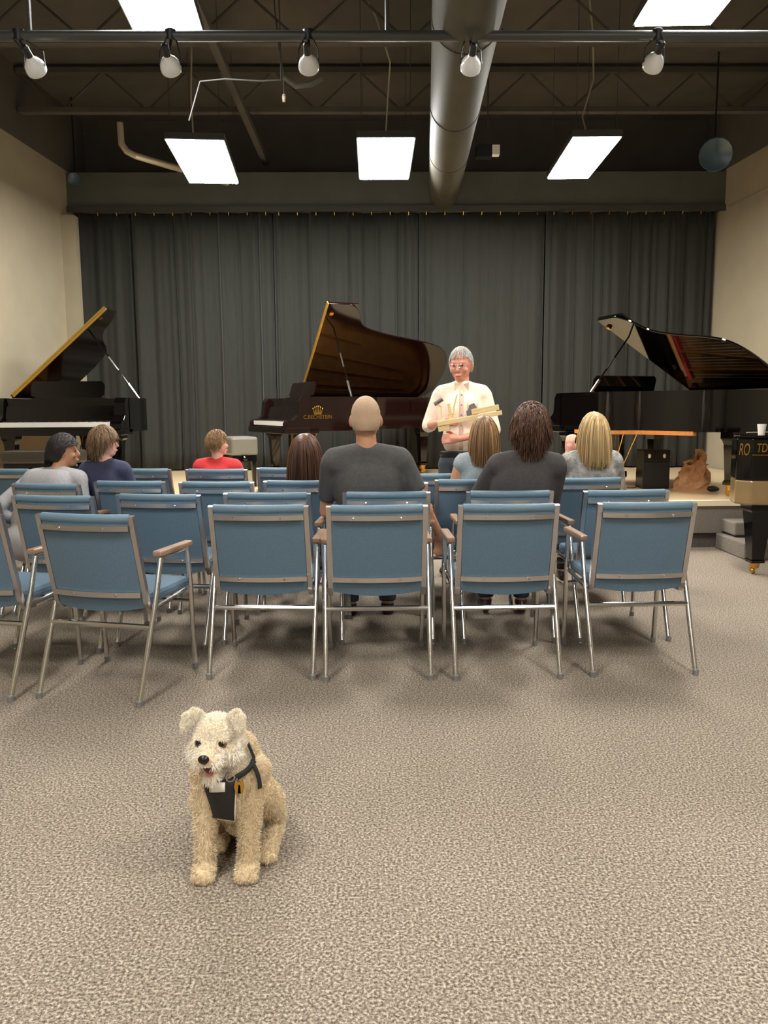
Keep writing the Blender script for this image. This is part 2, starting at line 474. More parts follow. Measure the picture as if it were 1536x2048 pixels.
fa = atY(888, 385, 11.75); na = atY(938, 0, 4.95)
dr = (na - fa); dirv = dr.normalized()
p_near = na + dirv * 6.0
duct = empty('ventilation_duct', (fa.x, fa.y, fa.z), 0, 'large round grey duct running along the ceiling towards the stage', 'duct')
pts = [Vector((0, 0, 0)), p_near - fa]
mb = MB(); mb.tube([Vector((0, 0, 0)), p_near - fa], .215, 28)
mb.build('duct_tube', M['duct'], duct, smooth=True)
q = [(Vector((0, 0, 0)) - dirv * a) for a in (0, .05, .1, .15)]
MB().tube([Vector((0, 0, 0)) + dirv * .02, -dirv * .03, -dirv * .07], .2, 28, taper=[.215, .2, .12]).build('end_cap', M['duct'], duct, smooth=True)
for t in (.9, 2.7, 4.6, 6.6, 8.6):
    c = dirv * t
    MB().tube([c - dirv * .02, c + dirv * .02], .221, 28).build('seam_band', M['duct'], duct, smooth=True)
    MB().box((c.x - .012, c.y - .012, .15 + c.z), (c.x + .012, c.y + .012, ZC - fa.z)).build('hanger_strap', M['black_ceiling'], duct)

def ceiling_lamp(cx, cy, z, rz, label, w=.58, L=1.24, cable=None):
    t = empty('ceiling_lamp', (cx, cy, z), rz, label, 'ceiling light', 'fluorescent panels hung below the black ceiling')
    MB().box((-w / 2, -L / 2, .0), (w / 2, L / 2, .07), bevel=.0).build('housing', M['pipe'], t)
    MB().box((-w / 2 + .015, -L / 2 + .015, -.012), (w / 2 - .015, L / 2 - .015, 0)).build('diffuser', M['glow'], t)
    for x in (-w / 2 + .05, w / 2 - .05):
        for y in (-L / 2 + .08, L / 2 - .08):
            MB().tube([(x, y, .06), (x, y, ZC - z)], .004, 5).build('hanger_wire', M['pipe'], t)
    if cable:
        MB().tube(cable, .009, 6).build('power_cable', M['conduit'], t, smooth=True)
    return t
mg = bpy.data.materials.new('lit lamp diffuser'); mg.use_nodes = True
b = mg.node_tree.nodes['Principled BSDF']; b.inputs['Base Color'].default_value = (.8, .8, .8, 1)
b.inputs['Emission Color'].default_value = (1.0, .975, .93, 1); b.inputs['Emission Strength'].default_value = LAMP
M['glow'] = mg
ZL = 4.2
def lamp_at(px, py, **k):
    p = atZ(px, py, ZL); return p
p = atZ(1163, 318, ZL); ceiling_lamp(p.x, p.y, ZL, R(-2), 'rightmost glowing panel of the far row with spikes on its near edge', L=1.5, w=.52,
    cable=[(-.05, -.5, .07), (-.1, -.45, .3), (.02, -.4, .7), (-.02, -.5, 1.1), (-.1, -.6, 1.48)])
for i in range(7):
    pass
p = atZ(770, 320, ZL); ceiling_lamp(p.x, p.y, ZL, R(0), 'middle glowing panel of the far row, left of the big duct', L=1.5, w=.62,
    cable=[(0, -.5, .07), (.02, -.52, .4), (.05, -.6, .8), (-.1, -.7, 1.2), (-.25, -.7, 1.48)])
p = atZ(410, 326, ZL); ceiling_lamp(p.x, p.y, ZL, R(4), 'leftmost glowing panel of the far row near the curved conduit', L=1.6, w=.62,
    cable=[(-.05, -.5, .07), (-.06, -.5, .5), (0, -.6, 1.48)])
p = atZ(1338, 50, ZL); ceiling_lamp(p.x, p.y - .62, ZL, R(-2), 'near glowing panel at the top right of the picture')
p = atZ(350, 68, ZL); ceiling_lamp(p.x, p.y - .62, ZL, R(4), 'near glowing panel at the top left of the picture', w=.52)
for (x, y, lb) in ((-1.7, 1.3, 'ceiling panel over the dog, left one'), (2.2, 1.3, 'ceiling panel above the empty carpet, right one'), (-1.7, -2.6, 'ceiling panel behind the viewer, left one'), (2.2, -2.6, 'ceiling panel behind the viewer, right one')):
    ceiling_lamp(x, y, ZL, 0, lb)

# lighting pipe with five spot lamps
pc = atY(768, 72, 5.0)
pa, pb = atY(-60, 78, 5.0), atY(1600, 68, 5.0)
ZP = pc.z
bar = empty('lighting_pipe', (0, 5.0, ZP), 0, 'horizontal grey pipe under the ceiling that the spot lamps hang from', 'pipe')
MB().tube([(XL(5) + .03, 0, 0), (XR(5) - .03, 0, 0)], .03, 12).build('pipe_tube', M['pipe'], bar, smooth=True)
for x in (-4.0, -2, 0.1, 2.4, 4.4): MB().tube([(x, 0, .02), (x, 0, ZC - ZP)], .012, 6).build('pipe_hanger', M['pipe'], bar)
def spot(px, py, tx, tz, label):
    p = atY(px, py, 4.95)
    top = Vector((p.x + tx, 5.0, ZP))
    t = empty('spot_lamp', (p.x, p.y, p.z), 0, label, 'spot light', 'bare reflector spot lamps on the lighting pipe')
    q = top - p
    MB().lathe([(.034, -.03), (.036, .03), (.028, .035)], (q.x, q.y, q.z), 12, ).build('clamp', M['hornblack'], t, smooth=True)
    MB().tube([q + Vector((0, 0, -.02)), q * .45 + Vector((0, -.03, 0)), (0, -.06, .02)], .008, 6).build('stem', M['steelrod'] if tx else M['hornblack'], t)
    MB().tube([q + Vector((.03, 0, -.02)), (.055, 0, .08), (.062, 0, .0)], .004, 5).build('yoke', M['hornblack'], t)
    MB().tube([q + Vector((-.03, 0, -.02)), (-.055, 0, .08), (-.062, 0, .0)], .004, 5).build('yoke', M['hornblack'], t)
    # back of the bulb faces the viewer, mouth points at the stage
    ax = Vector((q.x * -.3, 1.0, -.45)).normalized(); rot = ax.to_track_quat('Z', 'Y').to_matrix().to_4x4()
    MB().lathe([(.020, -.075), (.026, -.05), (.045, -.03), (.058, -.005), (.062, .02), (.060, .035), (.03, .045)], (0, 0, 0), 24, mtx=rot).build('reflector_bulb', M['glassbulb'], t, smooth=True)
    MB().lathe([(.012, -.14), (.021, -.13), (.022, -.07)], (0, 0, 0), 14, mtx=rot).build('lamp_socket', M['hornblack'], t, smooth=True)
spot(69, 132, -.10, .1, 'leftmost spot lamp, tilted on a thin bright stem')
spot(340, 130, 0, .1, 'spot lamp below the near left glowing panel')
spot(617, 127, 0, .1, 'third spot lamp from the left, pear shaped white bulb')
spot(942, 128, 0, .1, 'spot lamp hanging in front of the big round duct')
spot(1308, 124, .03, .1, 'spot lamp below the near right glowing panel')

# conduit, junction box, small ceiling fittings
c0 = atY(242, 262, 9.0); 
pts = [atY(240, 246, 10.2), atY(241, 262, 10.2), atY(243, 288, 10.2), atY(254, 303, 10.2), atY(272, 312, 10.2), atY(340, 332, 10.5), atY(405, 350, 11.0), atY(455, 366, 11.4)]
tag(MB().tube(pts, .04, 10).build('conduit_pipe', M['conduit'], smooth=True), 'pale bent pipe under the ceiling near the left far lamp', 'pipe')
jb = atY(975, 303, 10.0)
t = empty('emergency_light', tuple(jb), 0, 'dark box with one small white lamp right of the duct', 'lamp')
MB().box((-.14, -.05, -.07), (.05, .08, .07)).build('box', M['hornblack'], t)
MB().box((.05, -.06, -.05), (.14, .04, .06)).build('lamp_head', M['paperwhite'], t)
MB().tube([(0, 0, .06), (0, 0, ZC - jb.z)], .01, 6).build('drop_rod', M['pipe'], t)
for (px, py, Y, lb, s) in ((148, 357, 11.6, 'small blue grey lamp in the left corner above the drape', .09), (1432, 306, 10.2, 'blue grey cone lamp in the right corner under the ceiling', .2)):
    p = atY(px, py, Y)
    t = empty('flood_lamp', tuple(p), 0, lb, 'lamp')
    mt = Vector((-.4 if px > 700 else .4, -1, -.5)).to_track_quat('Z', 'Y').to_matrix().to_4x4()
    MB().lathe([(s * .3, -s), (s * .45, -s * .5), (s * 1.0, s * .5), (s * .95, s * .55), (s * .3, s * .2)], (0, 0, 0), 16, mtx=mt).build('shade', M['bluelens'], t, smooth=True)
    MB().tube([(0, 0, 0), (0, .05, .2), (0, .05, ZC - p.z)], .012, 6).build('stem', M['hornblack'], t)
p1 = atY(567, 150, 6.9)
t = empty('hanging_hook', tuple(p1), 0, 'thin wire with a small bright hook hanging left of centre', 'wire')
MB().tube([(-.06, 0, .5), (-.03, 0, .2), (0, 0, 0), (0, 0, -.15)], .006, 6).build('wire', M['pipe'], t)
MB().tube([(-.06, 0, .5), (-.06, 0, ZC - p1.z)], .006, 6).build('drop_wire', M['pipe'], t)
MB().lathe([(.012, -.06), (.018, -.02), (.012, .0)], (0, 0, -.15), 10).build('hook', M['conduit'], t)
MB().tube([(0, 0, -.02), (.1, 0, -.09), (.22, 0, -.08), (.32, 0, -.03)], .02, 8).build('bracket', M['duct'], t, smooth=True)
pts = [atY(400, 163, 6.8), atY(450, 158, 6.8), atY(520, 162, 6.8), atY(562, 160, 6.8)]
pts = [pts[0] + Vector((-.1, 0, -.3))] + pts
tag(MB().tube(pts + [pts[-1] + Vector((0, 0, .9))], .007, 6).build('slack_cable', M['pipe'], smooth=True), 'thin slack cable sagging across the dark ceiling, left', 'cable')

# ------------------------------------------------------------------ stacking arm chairs
def make_chair():
    r = empty('stacking_armchair')
    def back_y(z): return -.105 * (z - .44) / .41        # recline: top leans to the rear
    def bow(x): return -.032 * (1 - (x / .235) ** 2)
    # upholstered back, bowed
    nx, nz = 15, 15
    def sheet(off):
        P = np.zeros((nx, nz, 3))
        for i, x in enumerate(np.linspace(-.232, .232, nx)):
            for j, t in enumerate(np.linspace(0, 1, nz)):
                z = .415 + .425 * t
                P[i, j] = (x, back_y(z) + bow(x) + off * math.sin(PI * min(1, max(0, .04 + t * .94))) ** .3, z - (.018 * (1 - (x / .232) ** 2) if t < .1 else 0))
        return P
    A, B = sheet(-.012), sheet(.03)
    v = np.vstack([A.reshape(-1, 3), B.reshape(-1, 3)]).tolist(); n = nx * nz; f = []
    for i in range(nx - 1):
        for j in range(nz - 1):
            a = i * nz + j; f.append((a, a + 1, a + nz + 1, a + nz)); f.append((n + a, n + a + nz, n + a + nz + 1, n + a + 1))
    for i in range(nx - 1):
        for a in (i * nz, i * nz + nz - 1): f.append((a, a + nz, n + a + nz, n + a))
    for j in range(nz - 1):
        for a in (j, (nx - 1) * nz + j): f.append((a, a + 1, n + a + 1, n + a))
    me = bpy.data.meshes.new('backrest'); me.from_pydata(v, [], f)
    bm = bmesh.new(); bm.from_mesh(me); bmesh.ops.recalc_face_normals(bm, faces=bm.faces[:]); bm.to_mesh(me); bm.free()
    for p in me.polygons: p.use_smooth = True
    br = link('backrest', me, M['blue'], r); me.set_sharp_from_angle(angle=R(50))
    xs = np.linspace(-.232, .232, 13)
    MB().tube([(x, back_y(.84) + bow(x) + .006, .842) for x in xs], .021, 10).build('top_roll', M['blue_roll'], br, smooth=True)
    for z, nm in ((.800, 'upper_crossbar'), (.482, 'lower_crossbar')):
        MB().tube([(x, back_y(z) + bow(x) - .016, z) for x in xs], .012, square=True).build(nm, M['nickel'], r, smooth=True, ang=60)
        mb = MB()
        for x in (-.12, .12): mb.lathe([(.006, 0), (.006, .006), (.002, .008)], (0, 0, 0), 8, mtx=Matrix.Translation((x, back_y(z) + bow(x) - .03, z)) @ Matrix.Rotation(R(90), 4, 'X'))
        mb.build('screw', M['chrome'], r)
    for s in (-1, 1):
        MB().tube([(s * .247, back_y(.855), .855), (s * .247, back_y(.6), .6), (s * .247, 0.0, .44), (s * .247, .03, .40), (s * .247, .10, .40)], .0125, square=True).build('back_post', M['nickel'], r)
        # side frame: rear leg and front leg meet under the armrest
        MB().tube([(s * .275, .10, .635), (s * .275, .03, .44), (s * .272, -.16, .0)], .0135, 10).build('leg', M['chrome'], r, smooth=True)
        MB().tube([(s * .275, .375, .640), (s * .275, .40, .44), (s * .270, .43, .0)], .0135, 10).build('leg', M['chrome'], r, smooth=True)
        MB().tube([(s * .275, .10, .635), (s * .275, .37, .640)], .0115, 10).build('arm_rail', M['chrome'], r, smooth=True)
        MB().tube([(s * .262, .03, .405), (s * .262, .42, .43)], .011, 8).build('seat_rail', M['chrome'], r, smooth=True)
        MB().box((s * .275 - .024, .06, .645), (s * .275 + .024, .40, .672)).build('armrest', M['armwood'], r, bevel=.008)
        for y in (-.16, .43): MB().lathe([(.0155, 0), (.0165, .025), (.0138, .03)], (s * (.272 if y < 0 else .27), y + (.004 if y < 0 else 0), 0), 10).build('foot_cap', M['capgrey'], r)
    MB().tube([(-.27, -.018, .33), (.27, -.018, .33)], .013, 8).build('stretcher', M['chrome'], r, smooth=True)
    MB().tube([(-.27, .405, .36), (.27, .405, .36)], .009, 8).build('stretcher', M['chrome'], r, smooth=True)
    mb = MB(); mb.box((-.235, .03, .415), (.235, .475, .475)); mb.build('seat', M['blue'], r, bevel=.022)
    for o in kids(r):
        for q in [o] + kids(o): q.data.transform(Matrix.Diagonal((1, 1, 1.06, 1)))
    return r
CH = make_chair(); used = [False]
def chair(px, py, Y, yaw, label):
    p = atY(px, py, Y)
    o = CH if not used[0] else copy_tree(CH); used[0] = True
    a = R(yaw)
    # place so that the back top centre (local 0, -.11) lands at p.x, Y
    ox, oy = math.sin(a) * .11, -math.cos(a) * .11
    o.location = (p.x - ox, Y - oy, 0); o.rotation_euler = (0, 0, a)
    tag(o, label, 'chair', 'blue stacking armchairs set out in rows'); return o
chair(-92, 1010, 3.80, -13, 'blue armchair at the left edge of the picture, mostly cut off, in the rearmost row')
chair(168, 1041, 3.72, -14, 'blue armchair turned to the right, nearest to the dog, its walnut armrest in plain view')
chair(516, 1015, 4.02, -3, 'empty blue armchair straight behind the dog, just right of the turned one')
chair(754, 1018, 3.98, 1, 'empty blue armchair in the rearmost row directly behind the shaven headed man')
chair(1018, 1018, 3.98, 1, 'empty blue armchair in the rearmost row directly behind the man with messy dark hair')
chair(1295, 1015, 4.02, 1.5, 'blue armchair at the right end of the rearmost row, angled a little left')
chair(104, 990, 4.55, -11, 'blue armchair between the turned chair and the person in the grey sweatshirt')
chair(315, 995, 4.58, -9, 'blue armchair between the turned chair and the boy in navy')
chair(534, 998, 4.62, -4, 'empty blue armchair in the second row from the back, left of the shaven headed man')
chair(773, 1000, 4.62, 0, 'blue armchair the shaven headed man in grey tee shirt sits on')
chair(1020, 998, 4.62, 1, 'blue armchair the man with messy dark hair sits on')
chair(1253, 995, 4.62, 3, 'blue armchair in the second row from the back, right end, half behind the last one')
chair(-78, 957, 5.35, -14, 'blue armchair cut off by the left edge, beside the person in grey sweatshirt')
chair(90, 966, 5.30, -14, 'blue armchair the leaning person in grey sweatshirt sits on')
chair(258, 966, 5.45, -9, 'blue armchair the boy in navy sits on')
chair(432, 970, 5.35, -5, 'blue armchair directly behind the boy in red')
chair(602, 967, 5.40, -3, 'blue armchair the child with long dark hair sits on')
chair(778, 967, 5.22, 0, 'blue armchair just ahead of the shaven headed man, mostly covered by his back')
chair(945, 967, 5.40, 2, 'blue armchair the person with streaked brown hair sits on')
chair(1176, 962, 5.45, 4, 'blue armchair the blonde woman in mottled grey sits on')
chair(6, 935, 6.70, -14, 'blue armchair of the front row at the far left, near the left piano')
chair(146, 940, 6.62, -12, 'front row blue armchair seen between the grey sweatshirt and the boy in navy')
chair(282, 940, 6.60, -9, 'empty front row blue armchair right of the boy in navy')
chair(432, 944, 6.50, -6, 'blue armchair the boy in red sits on')
chair(575, 942, 6.60, -3, 'empty front row blue armchair between the boy in red and the dark haired child')
chair(842, 948, 5.88, 1, 'front row blue armchair in front of the standing man in pink')
chair(1184, 944, 6.50, 4, 'front row blue armchair on the far side of the blonde woman')

# ------------------------------------------------------------------ grand pianos
def catmull(pts, n=8):
    P = [Vector((x, y, 0)) for x, y in pts]; out = []
    for i in range(len(P) - 1):
        a = P[max(i - 1, 0)]; b = P[i]; c = P[i + 1]; d = P[min(i + 2, len(P) - 1)]
        for k in range(n):
            t = k / n
            out.append(.5 * ((2 * b) + (c - a) * t + (2 * a - 5 * b + 4 * c - d) * t * t + (3 * b - a - 3 * c + d) * t ** 3))
    out.append(P[-1]); return [(v.x, v.y) for v in out]
def rim_outline(W, L, y0, inset=0.0, front_inset=None):
    w = W / 2
    q_ = lambda f: 1.34 + (L - 1.34) * f
    c = catmull([(w, .95), (w - .01, 1.07), (w * .86, 1.19), (w * .60, 1.31), (w * .46, q_(.2)), (w * .38, q_(.42)), (w * .31, q_(.64)), (w * .20, q_(.84)), (-.02 * w, q_(.96)), (-w * .38, L), (-w * .80, q_(.96)), (-w, q_(.84))], 6)
    pts = [(w, y0)] + [(w, .95 - .0001)] + c[1:] + [(-w, y0)]
    if inset:
        n = len(pts); out = []
        for i, (x, y) in enumerate(pts):
            x0, yy0 = pts[i - 1]; x1, y1 = pts[(i + 1) % n]
            tx, ty = x1 - x0, y1 - yy0; l = math.hypot(tx, ty) + 1e-9
            if i == 0: out.append((x - inset, y + (inset if front_inset is None else front_inset)))
            elif i == n - 1: out.append((x + inset, y + (inset if front_inset is None else front_inset)))
            else: out.append((x - ty / l * inset, y + tx / l * inset))
        pts = out
    return pts

def grand_piano(label, loc, rz, W=1.52, L=2.3, lid=40, wood='ebony', top_z=1.0, rim_z=.63, edge=None, desk=True, prop_scale=1.0, strip=False, inner_wood=None, group='open grand pianos on the stage', brace=True):
    t = empty('grand_piano', loc, rz, label, 'piano', group)
    w = W / 2; m = M[wood]; im = M[inner_wood or wood]
    out = rim_outline(W, L, .30)
    inn = rim_outline(W, L, .30, .045, .02)
    # rim: an open wall following the outline
    bm = bmesh.new()
    rows = []
    for (ring, z) in ((out, rim_z), (out, top_z), (inn, top_z), (inn, rim_z)):
        rows.append([bm.verts.new((x, y, z)) for x, y in ring])
    n = len(out)
    for a in range(4):
        A, B = rows[a], rows[(a + 1) % 4]
        for i in range(n - 1): bm.faces.new((A[i], A[i + 1], B[i + 1], B[i]))
    for i in (0, n - 1): bm.faces.new([rows[a][i] for a in range(4)])
    bmesh.ops.recalc_face_normals(bm, faces=bm.faces[:])
    me = bpy.data.meshes.new('rim'); bm.to_mesh(me); bm.free()
    for p in me.polygons: p.use_smooth = True
    me.set_sharp_from_angle(angle=R(35)); rim = link('rim', me, m, t)
    MB().prism(inn, rim_z + .10, rim_z + .115).build('soundboard', M['soundboard'], t)
    pl = [(x * .97, y) for x, y in rim_outline(W, L, .62, .06)]
    plate = MB().prism(pl, top_z - .17, top_z - .155).build('iron_plate', M['plate'], t)
    mb = MB()
    for x, x2 in ((-.55, -.62), (-.3, -.5), (-.05, -.35), (.25, .02), (.5, .42)):
        y1 = L * .86 if x2 < -.3 else (L * .78 if x2 < 0 else (L * .62 if x2 < .2 else L * .42))
        mb.tube([(x * w / .76, .66, top_z - .13), (x2 * w / .76, y1, top_z - .13)], .014, 6)
    mb.build('plate_strut', M['plate'], plate)
    mb = MB()
    for i in range(36):
        x = -.66 + i * .037
        yend = L * .90 if x < -.1 else L * (.9 - .62 * (x + .1) / .8)
        mb.tube([(x * w / .76, .66, top_z - .145), ((x - .06 if x < .2 else x) * w / .76, max(.9, yend - .08), top_z - .145)], .0016, 3)
    mb.build('strings', M['strings'], plate)['kind'] = 'stuff'
    MB().box((-w + .08, .60, top_z - .17), (w - .08, .66, top_z - .12)).build('damper_felt', M['redfelt'], plate)
    # keybed, cheeks, keys
    MB().box((-w, -.02, rim_z - .03), (w, .42, rim_z + .035)).build('keybed', m, t, bevel=.006)
    if strip: MB().box((-w + .02, -.032, rim_z - .035), (w - .02, -.021, rim_z + .02)).build('wood_strip', M['woodedge'], t)
    for s in (-1, 1):
        prof = [(.0, rim_z + .035), (.0, rim_z + .09), (.02, rim_z + .12), (.10, rim_z + .13), (.16, rim_z + .18), (.18, top_z - .05), (.22, top_z), (.34, top_z), (.34, rim_z + .035)]
        mtx = Matrix(((0, 0, 1, 0), (1, 0, 0, 0), (0, 1, 0, 0), (0, 0, 0, 1)))
        x0 = s * w; x1 = s * (w - .13)
        MB().prism(prof, min(x0, x1), max(x0, x1), mtx).build('key_cheek', m, t, bevel=.004)
    kx = w - .135; kz = rim_z + .112
    keys = MB().box((-kx, .02, rim_z + .06), (kx, .17, kz)).build('white_keys', M['ivory'], t)
    mb = MB(); nk = 52; step = 2 * kx / nk
    for i in range(nk - 1):
        if (i + 5) % 7 in (0, 1, 3, 4, 5): mb.box((-kx + step * (i + 1) - .006, .075, kz - .002), (-kx + step * (i + 1) + .006, .172, kz + .011))
    mb.build('black_keys', M['ebony_satin'], t)
    mb = MB()
    for i in range(1, nk): mb.box((-kx + step * i - .0006, .0195, kz - .012), (-kx + step * i + .0006, .17, kz + .0004))
    mb.build('key_gaps', M['gap'], t)
    MB().box((-kx, -.012, rim_z + .03), (kx, .015, rim_z + .048)).build('key_slip', m, t, bevel=.003)
    fb = MB(); fb.prism([(.172, kz), (.20, kz + .005), (.245, kz + .17), (.218, kz + .17)], -kx, kx, Matrix(((0, 0, 1, 0), (1, 0, 0, 0), (0, 1, 0, 0), (0, 0, 0, 1))))
    fbo = fb.build('fallboard', m, t)
    MB().box((-.10, -.002, 0), (.10, .0, .012), mtx=Matrix.Translation((0, .197, kz + .08)) @ Matrix.Rotation(R(-14), 4, 'X')).build('gold_inlay', M['brass'], fbo)
    MB().box((-kx, .24, top_z - .12), (kx, .30, top_z - .01)).build('name_rail', m, t)
    if desk:
        mt = Matrix.Translation((0, .46, top_z + .0)) @ Matrix.Rotation(R(-17), 4, 'X')
        MB().prism([(-.36, 0), (.36, 0), (.43, .03), (.43, .15), (.40, .19), (-.40, .19), (-.43, .15), (-.43, .03)], -.01, .012, mt @ Matrix.Rotation(R(90), 4, 'X')).build('music_desk', m, t)
        MB().box((-.40, .40, top_z - .02), (.40, .62, top_z + .004)).build('desk_tray', m, t)
    # lid, hinged along the bass side
    a = R(lid)
    hinge = Matrix.Translation((-w, 0, top_z + .012)) @ Matrix.Rotation(-a, 4, 'Y') @ Matrix.Translation((w, 0, 0))
    lo = rim_outline(W + .03, L + .02, .74)
    ld = MB().prism(lo, 0, .022, hinge).build('lid', im, t, smooth=True, ang=30, bevel=.005)
    MB().box((-w - .01, .74, .024), (w + .01, 1.16, .044), mtx=hinge).build('front_flap', m, ld)
    if edge:
        MB().box((-w + .01, .728, -.003), (w + .012, .739, .025), mtx=hinge).build('lid_edge_reflection', M[edge], ld)  # added strips stand in for the yellow reflection on the lid edge
        MB().box((-w + .01, .728, .028), (w + .012, .739, .046), mtx=hinge).build('lid_edge_reflection', M[edge], ld)
    if brace:
        for yy in (.86, 1.5):
            MB().box((-w + .02, yy, .006 + .001), (-w + .10, yy + .05, .026), mtx=hinge).build('hinge', M['brass'], ld)
    MB().box((w - .14, .78, -.022), (w - .10, .83, .0), mtx=hinge).build('lid_block', M['brass'], ld)
    # prop stick
    base = Vector((w - .035, .86, top_z)); tip = hinge @ Vector((w - .34, .90, -.002))
    MB().tube([base, base.lerp(tip, .22)], .014, 8, taper=[.012, .016]).build('prop_foot', M['steelrod'], t, smooth=True)
    MB().tube([base.lerp(tip, .22), tip], .009, 8).build('prop_stick', m if wood == 'ebony' else M['ebony'], t, smooth=True)
    MB().tube([base.lerp(tip, .42), base.lerp(tip, .62)], .011, 8).build('prop_collar', M['steelrod'], t, smooth=True)
    # legs
    for (x, y, s) in ((-w + .14, .30, 1), (w - .14, .30, 1), (-w * .42, L * .86, 1)):
        lg = MB()
        def sq(h, z): return [(x - h, y - h, z), (x + h, y - h, z), (x + h, y + h, z), (x - h, y + h, z)]
        rings = [[lg.bm.verts.new(c) for c in sq(h, z)] for h, z in ((.085, rim_z), (.085, rim_z - .07), (.072, rim_z - .09), (.062, rim_z - .13), (.045, .16), (.058, .135), (.058, .11))]
        for A, B in zip(rings, rings[1:]):
            for i in range(4): lg.bm.faces.new((A[i], A[(i + 1) % 4], B[(i + 1) % 4], B[i]))
        lg.bm.faces.new(rings[0]); lg.bm.faces.new(list(reversed(rings[-1])))
        lo_ = lg.build('leg', m, t)
        MB().lathe([(.03, .055), (.042, .06), (.046, .09), (.05, .112)], (x, y, 0), 14).build('caster_cup', M['brass'], lo_, smooth=True)
        for dx in (-.028, .028):
            MB().lathe([(.012, -.012), (.034, -.011), (.036, 0), (.034, .011), (.012, .012)], (0, 0, 0), 18, mtx=Matrix.Translation((x + dx, y, .037)) @ Matrix.Rotation(R(90), 4, 'Y')).build('caster_wheel', M['brass'], lo_, smooth=True)
    # pedal lyre
    ly = empty('pedal_lyre', (0, .34, 0)); ly.parent = t
    for x in (-.09, .09): MB().tube([(x, 0, rim_z), (x * 1.1, 0, .35), (x * .9, 0, .14)], .018, square=True).build('lyre_post', m, ly)
    for x in (-.045, 0, .045): MB().tube([(x, 0, rim_z), (x, 0, .14)], .004, 6).build('pedal_rod', M['brass'], ly)
    MB().box((-.14, -.06, .08), (.14, .07, .15)).build('lyre_box', m, ly, bevel=.01)
    for x in (-.07, 0, .07): MB().box((x - .014, -.17, .095), (x + .014, -.05, .108)).build('pedal', M['brass'], ly, bevel=.004)
    for x in (-.05, .05): MB().tube([(x, .04, .12), (x * 2, .32, rim_z)], .007, 6).build('lyre_brace', M['brass'], ly)
    return t

# left piano: keyboard to the room
pL = atY(12, 843, 9.15)
gl = grand_piano('black grand piano at the left wall, gold reflection painted on its lid edge, keyboard facing the rows', (pL.x + .60, 9.0, STZ), R(0), L=2.2, lid=39.5, edge='edge_reflection', inner_wood='mahogany')
# middle piano: treble side to the room, with crown and name on its flank
def place_corner(px, py, Y, lx, ly, rz):
    p = atY(px, py, Y); c, s = math.cos(rz), math.sin(rz)
    return (p.x - (c * lx - s * ly), Y - (s * lx + c * ly), STZ)
rzm = R(-65)
gm = grand_piano('dark mahogany grand piano in the middle, crown and gold name on its flank', place_corner(572, 840, 9.35, .76, .0, rzm), rzm, L=2.8, lid=45, wood='mahogany', edge='edge_reflection', top_z=1.02)
gm.scale = (1, 1, 1.05); gl.scale = (1, 1, 1.07)
mt = Matrix.Translation((.7615, .40, .79)) @ Matrix(((0, 0, 1, 0), (1, 0, 0, 0), (0, 1, 0, 0), (0, 0, 0, 1)))
text_obj('maker_name', 'C.BECHSTEIN', .06, M['brass'], gm, mt, extrude=.002, spacing=1.02)
cw = MB()
for (y, h, tw) in ((-.075, .075, .9), (-.045, .10, .6), (-.015, .115, .3), (.015, .115, -.3), (.045, .10, -.6), (.075, .075, -.9)):
    cw.prism([(y - .012, 0), (y + .012, 0), (y * 1.35 + .004, h), (y * 1.35 - .004, h)], -.002, .003)
    cw.lathe([(.001, -.004), (.008, 0), (.001, .004)], (y * 1.35, h + .006, 0), 8)
cw.prism([(-.075, -.032), (.075, -.032), (.085, .0), (-.085, .0)], -.002, .004)
bmesh.ops.transform(cw.bm, matrix=Matrix.Translation((.7615, .40, .838)) @ Matrix.Scale(.6, 4) @ Matrix(((0, 0, 1, 0), (1, 0, 0, 0), (0, 1, 0, 0), (0, 0, 0, 1))), verts=cw.bm.verts[:])
cw.build('crown_emblem', M['brass'], gm)
# right piano: tail towards the room
rzr = R(-161)
gr = grand_piano('black grand piano on the right, lid rising to the left, tail towards the right edge', place_corner(1092, 840, 9.55, .75, .0, rzr), rzr, L=2.2, lid=28.5, W=1.50, wood='ebony', top_z=1.02, inner_wood='ebony_mirror')

gr.scale = (1, 1, 1.07)
ol = [p for p in rim_outline(1.50, 2.2, .30) if p[0] > .15 and p[1] < 1.95]
ol[0] = (ol[0][0], .62)
MB().prism([(x + .004, y) for x, y in ol] + [(x - .04, y) for x, y in reversed(ol)], .595, .634).build('wood_strip', M['woodedge'], gr)
# near right piano, mostly out of frame
pn = atZ(1514, 1150, 0)
gn = empty('grand_piano', (pn.x, pn.y, 0), 0, 'cut off black grand piano at the right edge with gold lettering on its side', 'piano')
ng = [(-.07, -.02), (.0, -.10), (.3, -.2), (1.05, -.25), (1.05, 1.3), (.3, 1.1), (.05, .8), (-.20, .35)]
ng = [(-.215, .02), (-.14, -.10), (.35, -.19), (1.05, -.22), (1.05, .72), (.6, .72), (.12, .55), (-.15, .25)]
MB().prism(ng, .60, .80).build('lower_rim_reflection', M['tan_reflection'], gn, bevel=.012)  # lower part of the rim, its beige reflection put into the colour
MB().prism([(x * 1.01, y * 1.01) for x, y in ng], .80, 1.14).build('rim', M['ebony'], gn, bevel=.01)
MB().prism([(x * 1.03 + .02, y * 1.02) for x, y in ng], 1.142, 1.165).build('lid', M['ebony'], gn, bevel=.006)
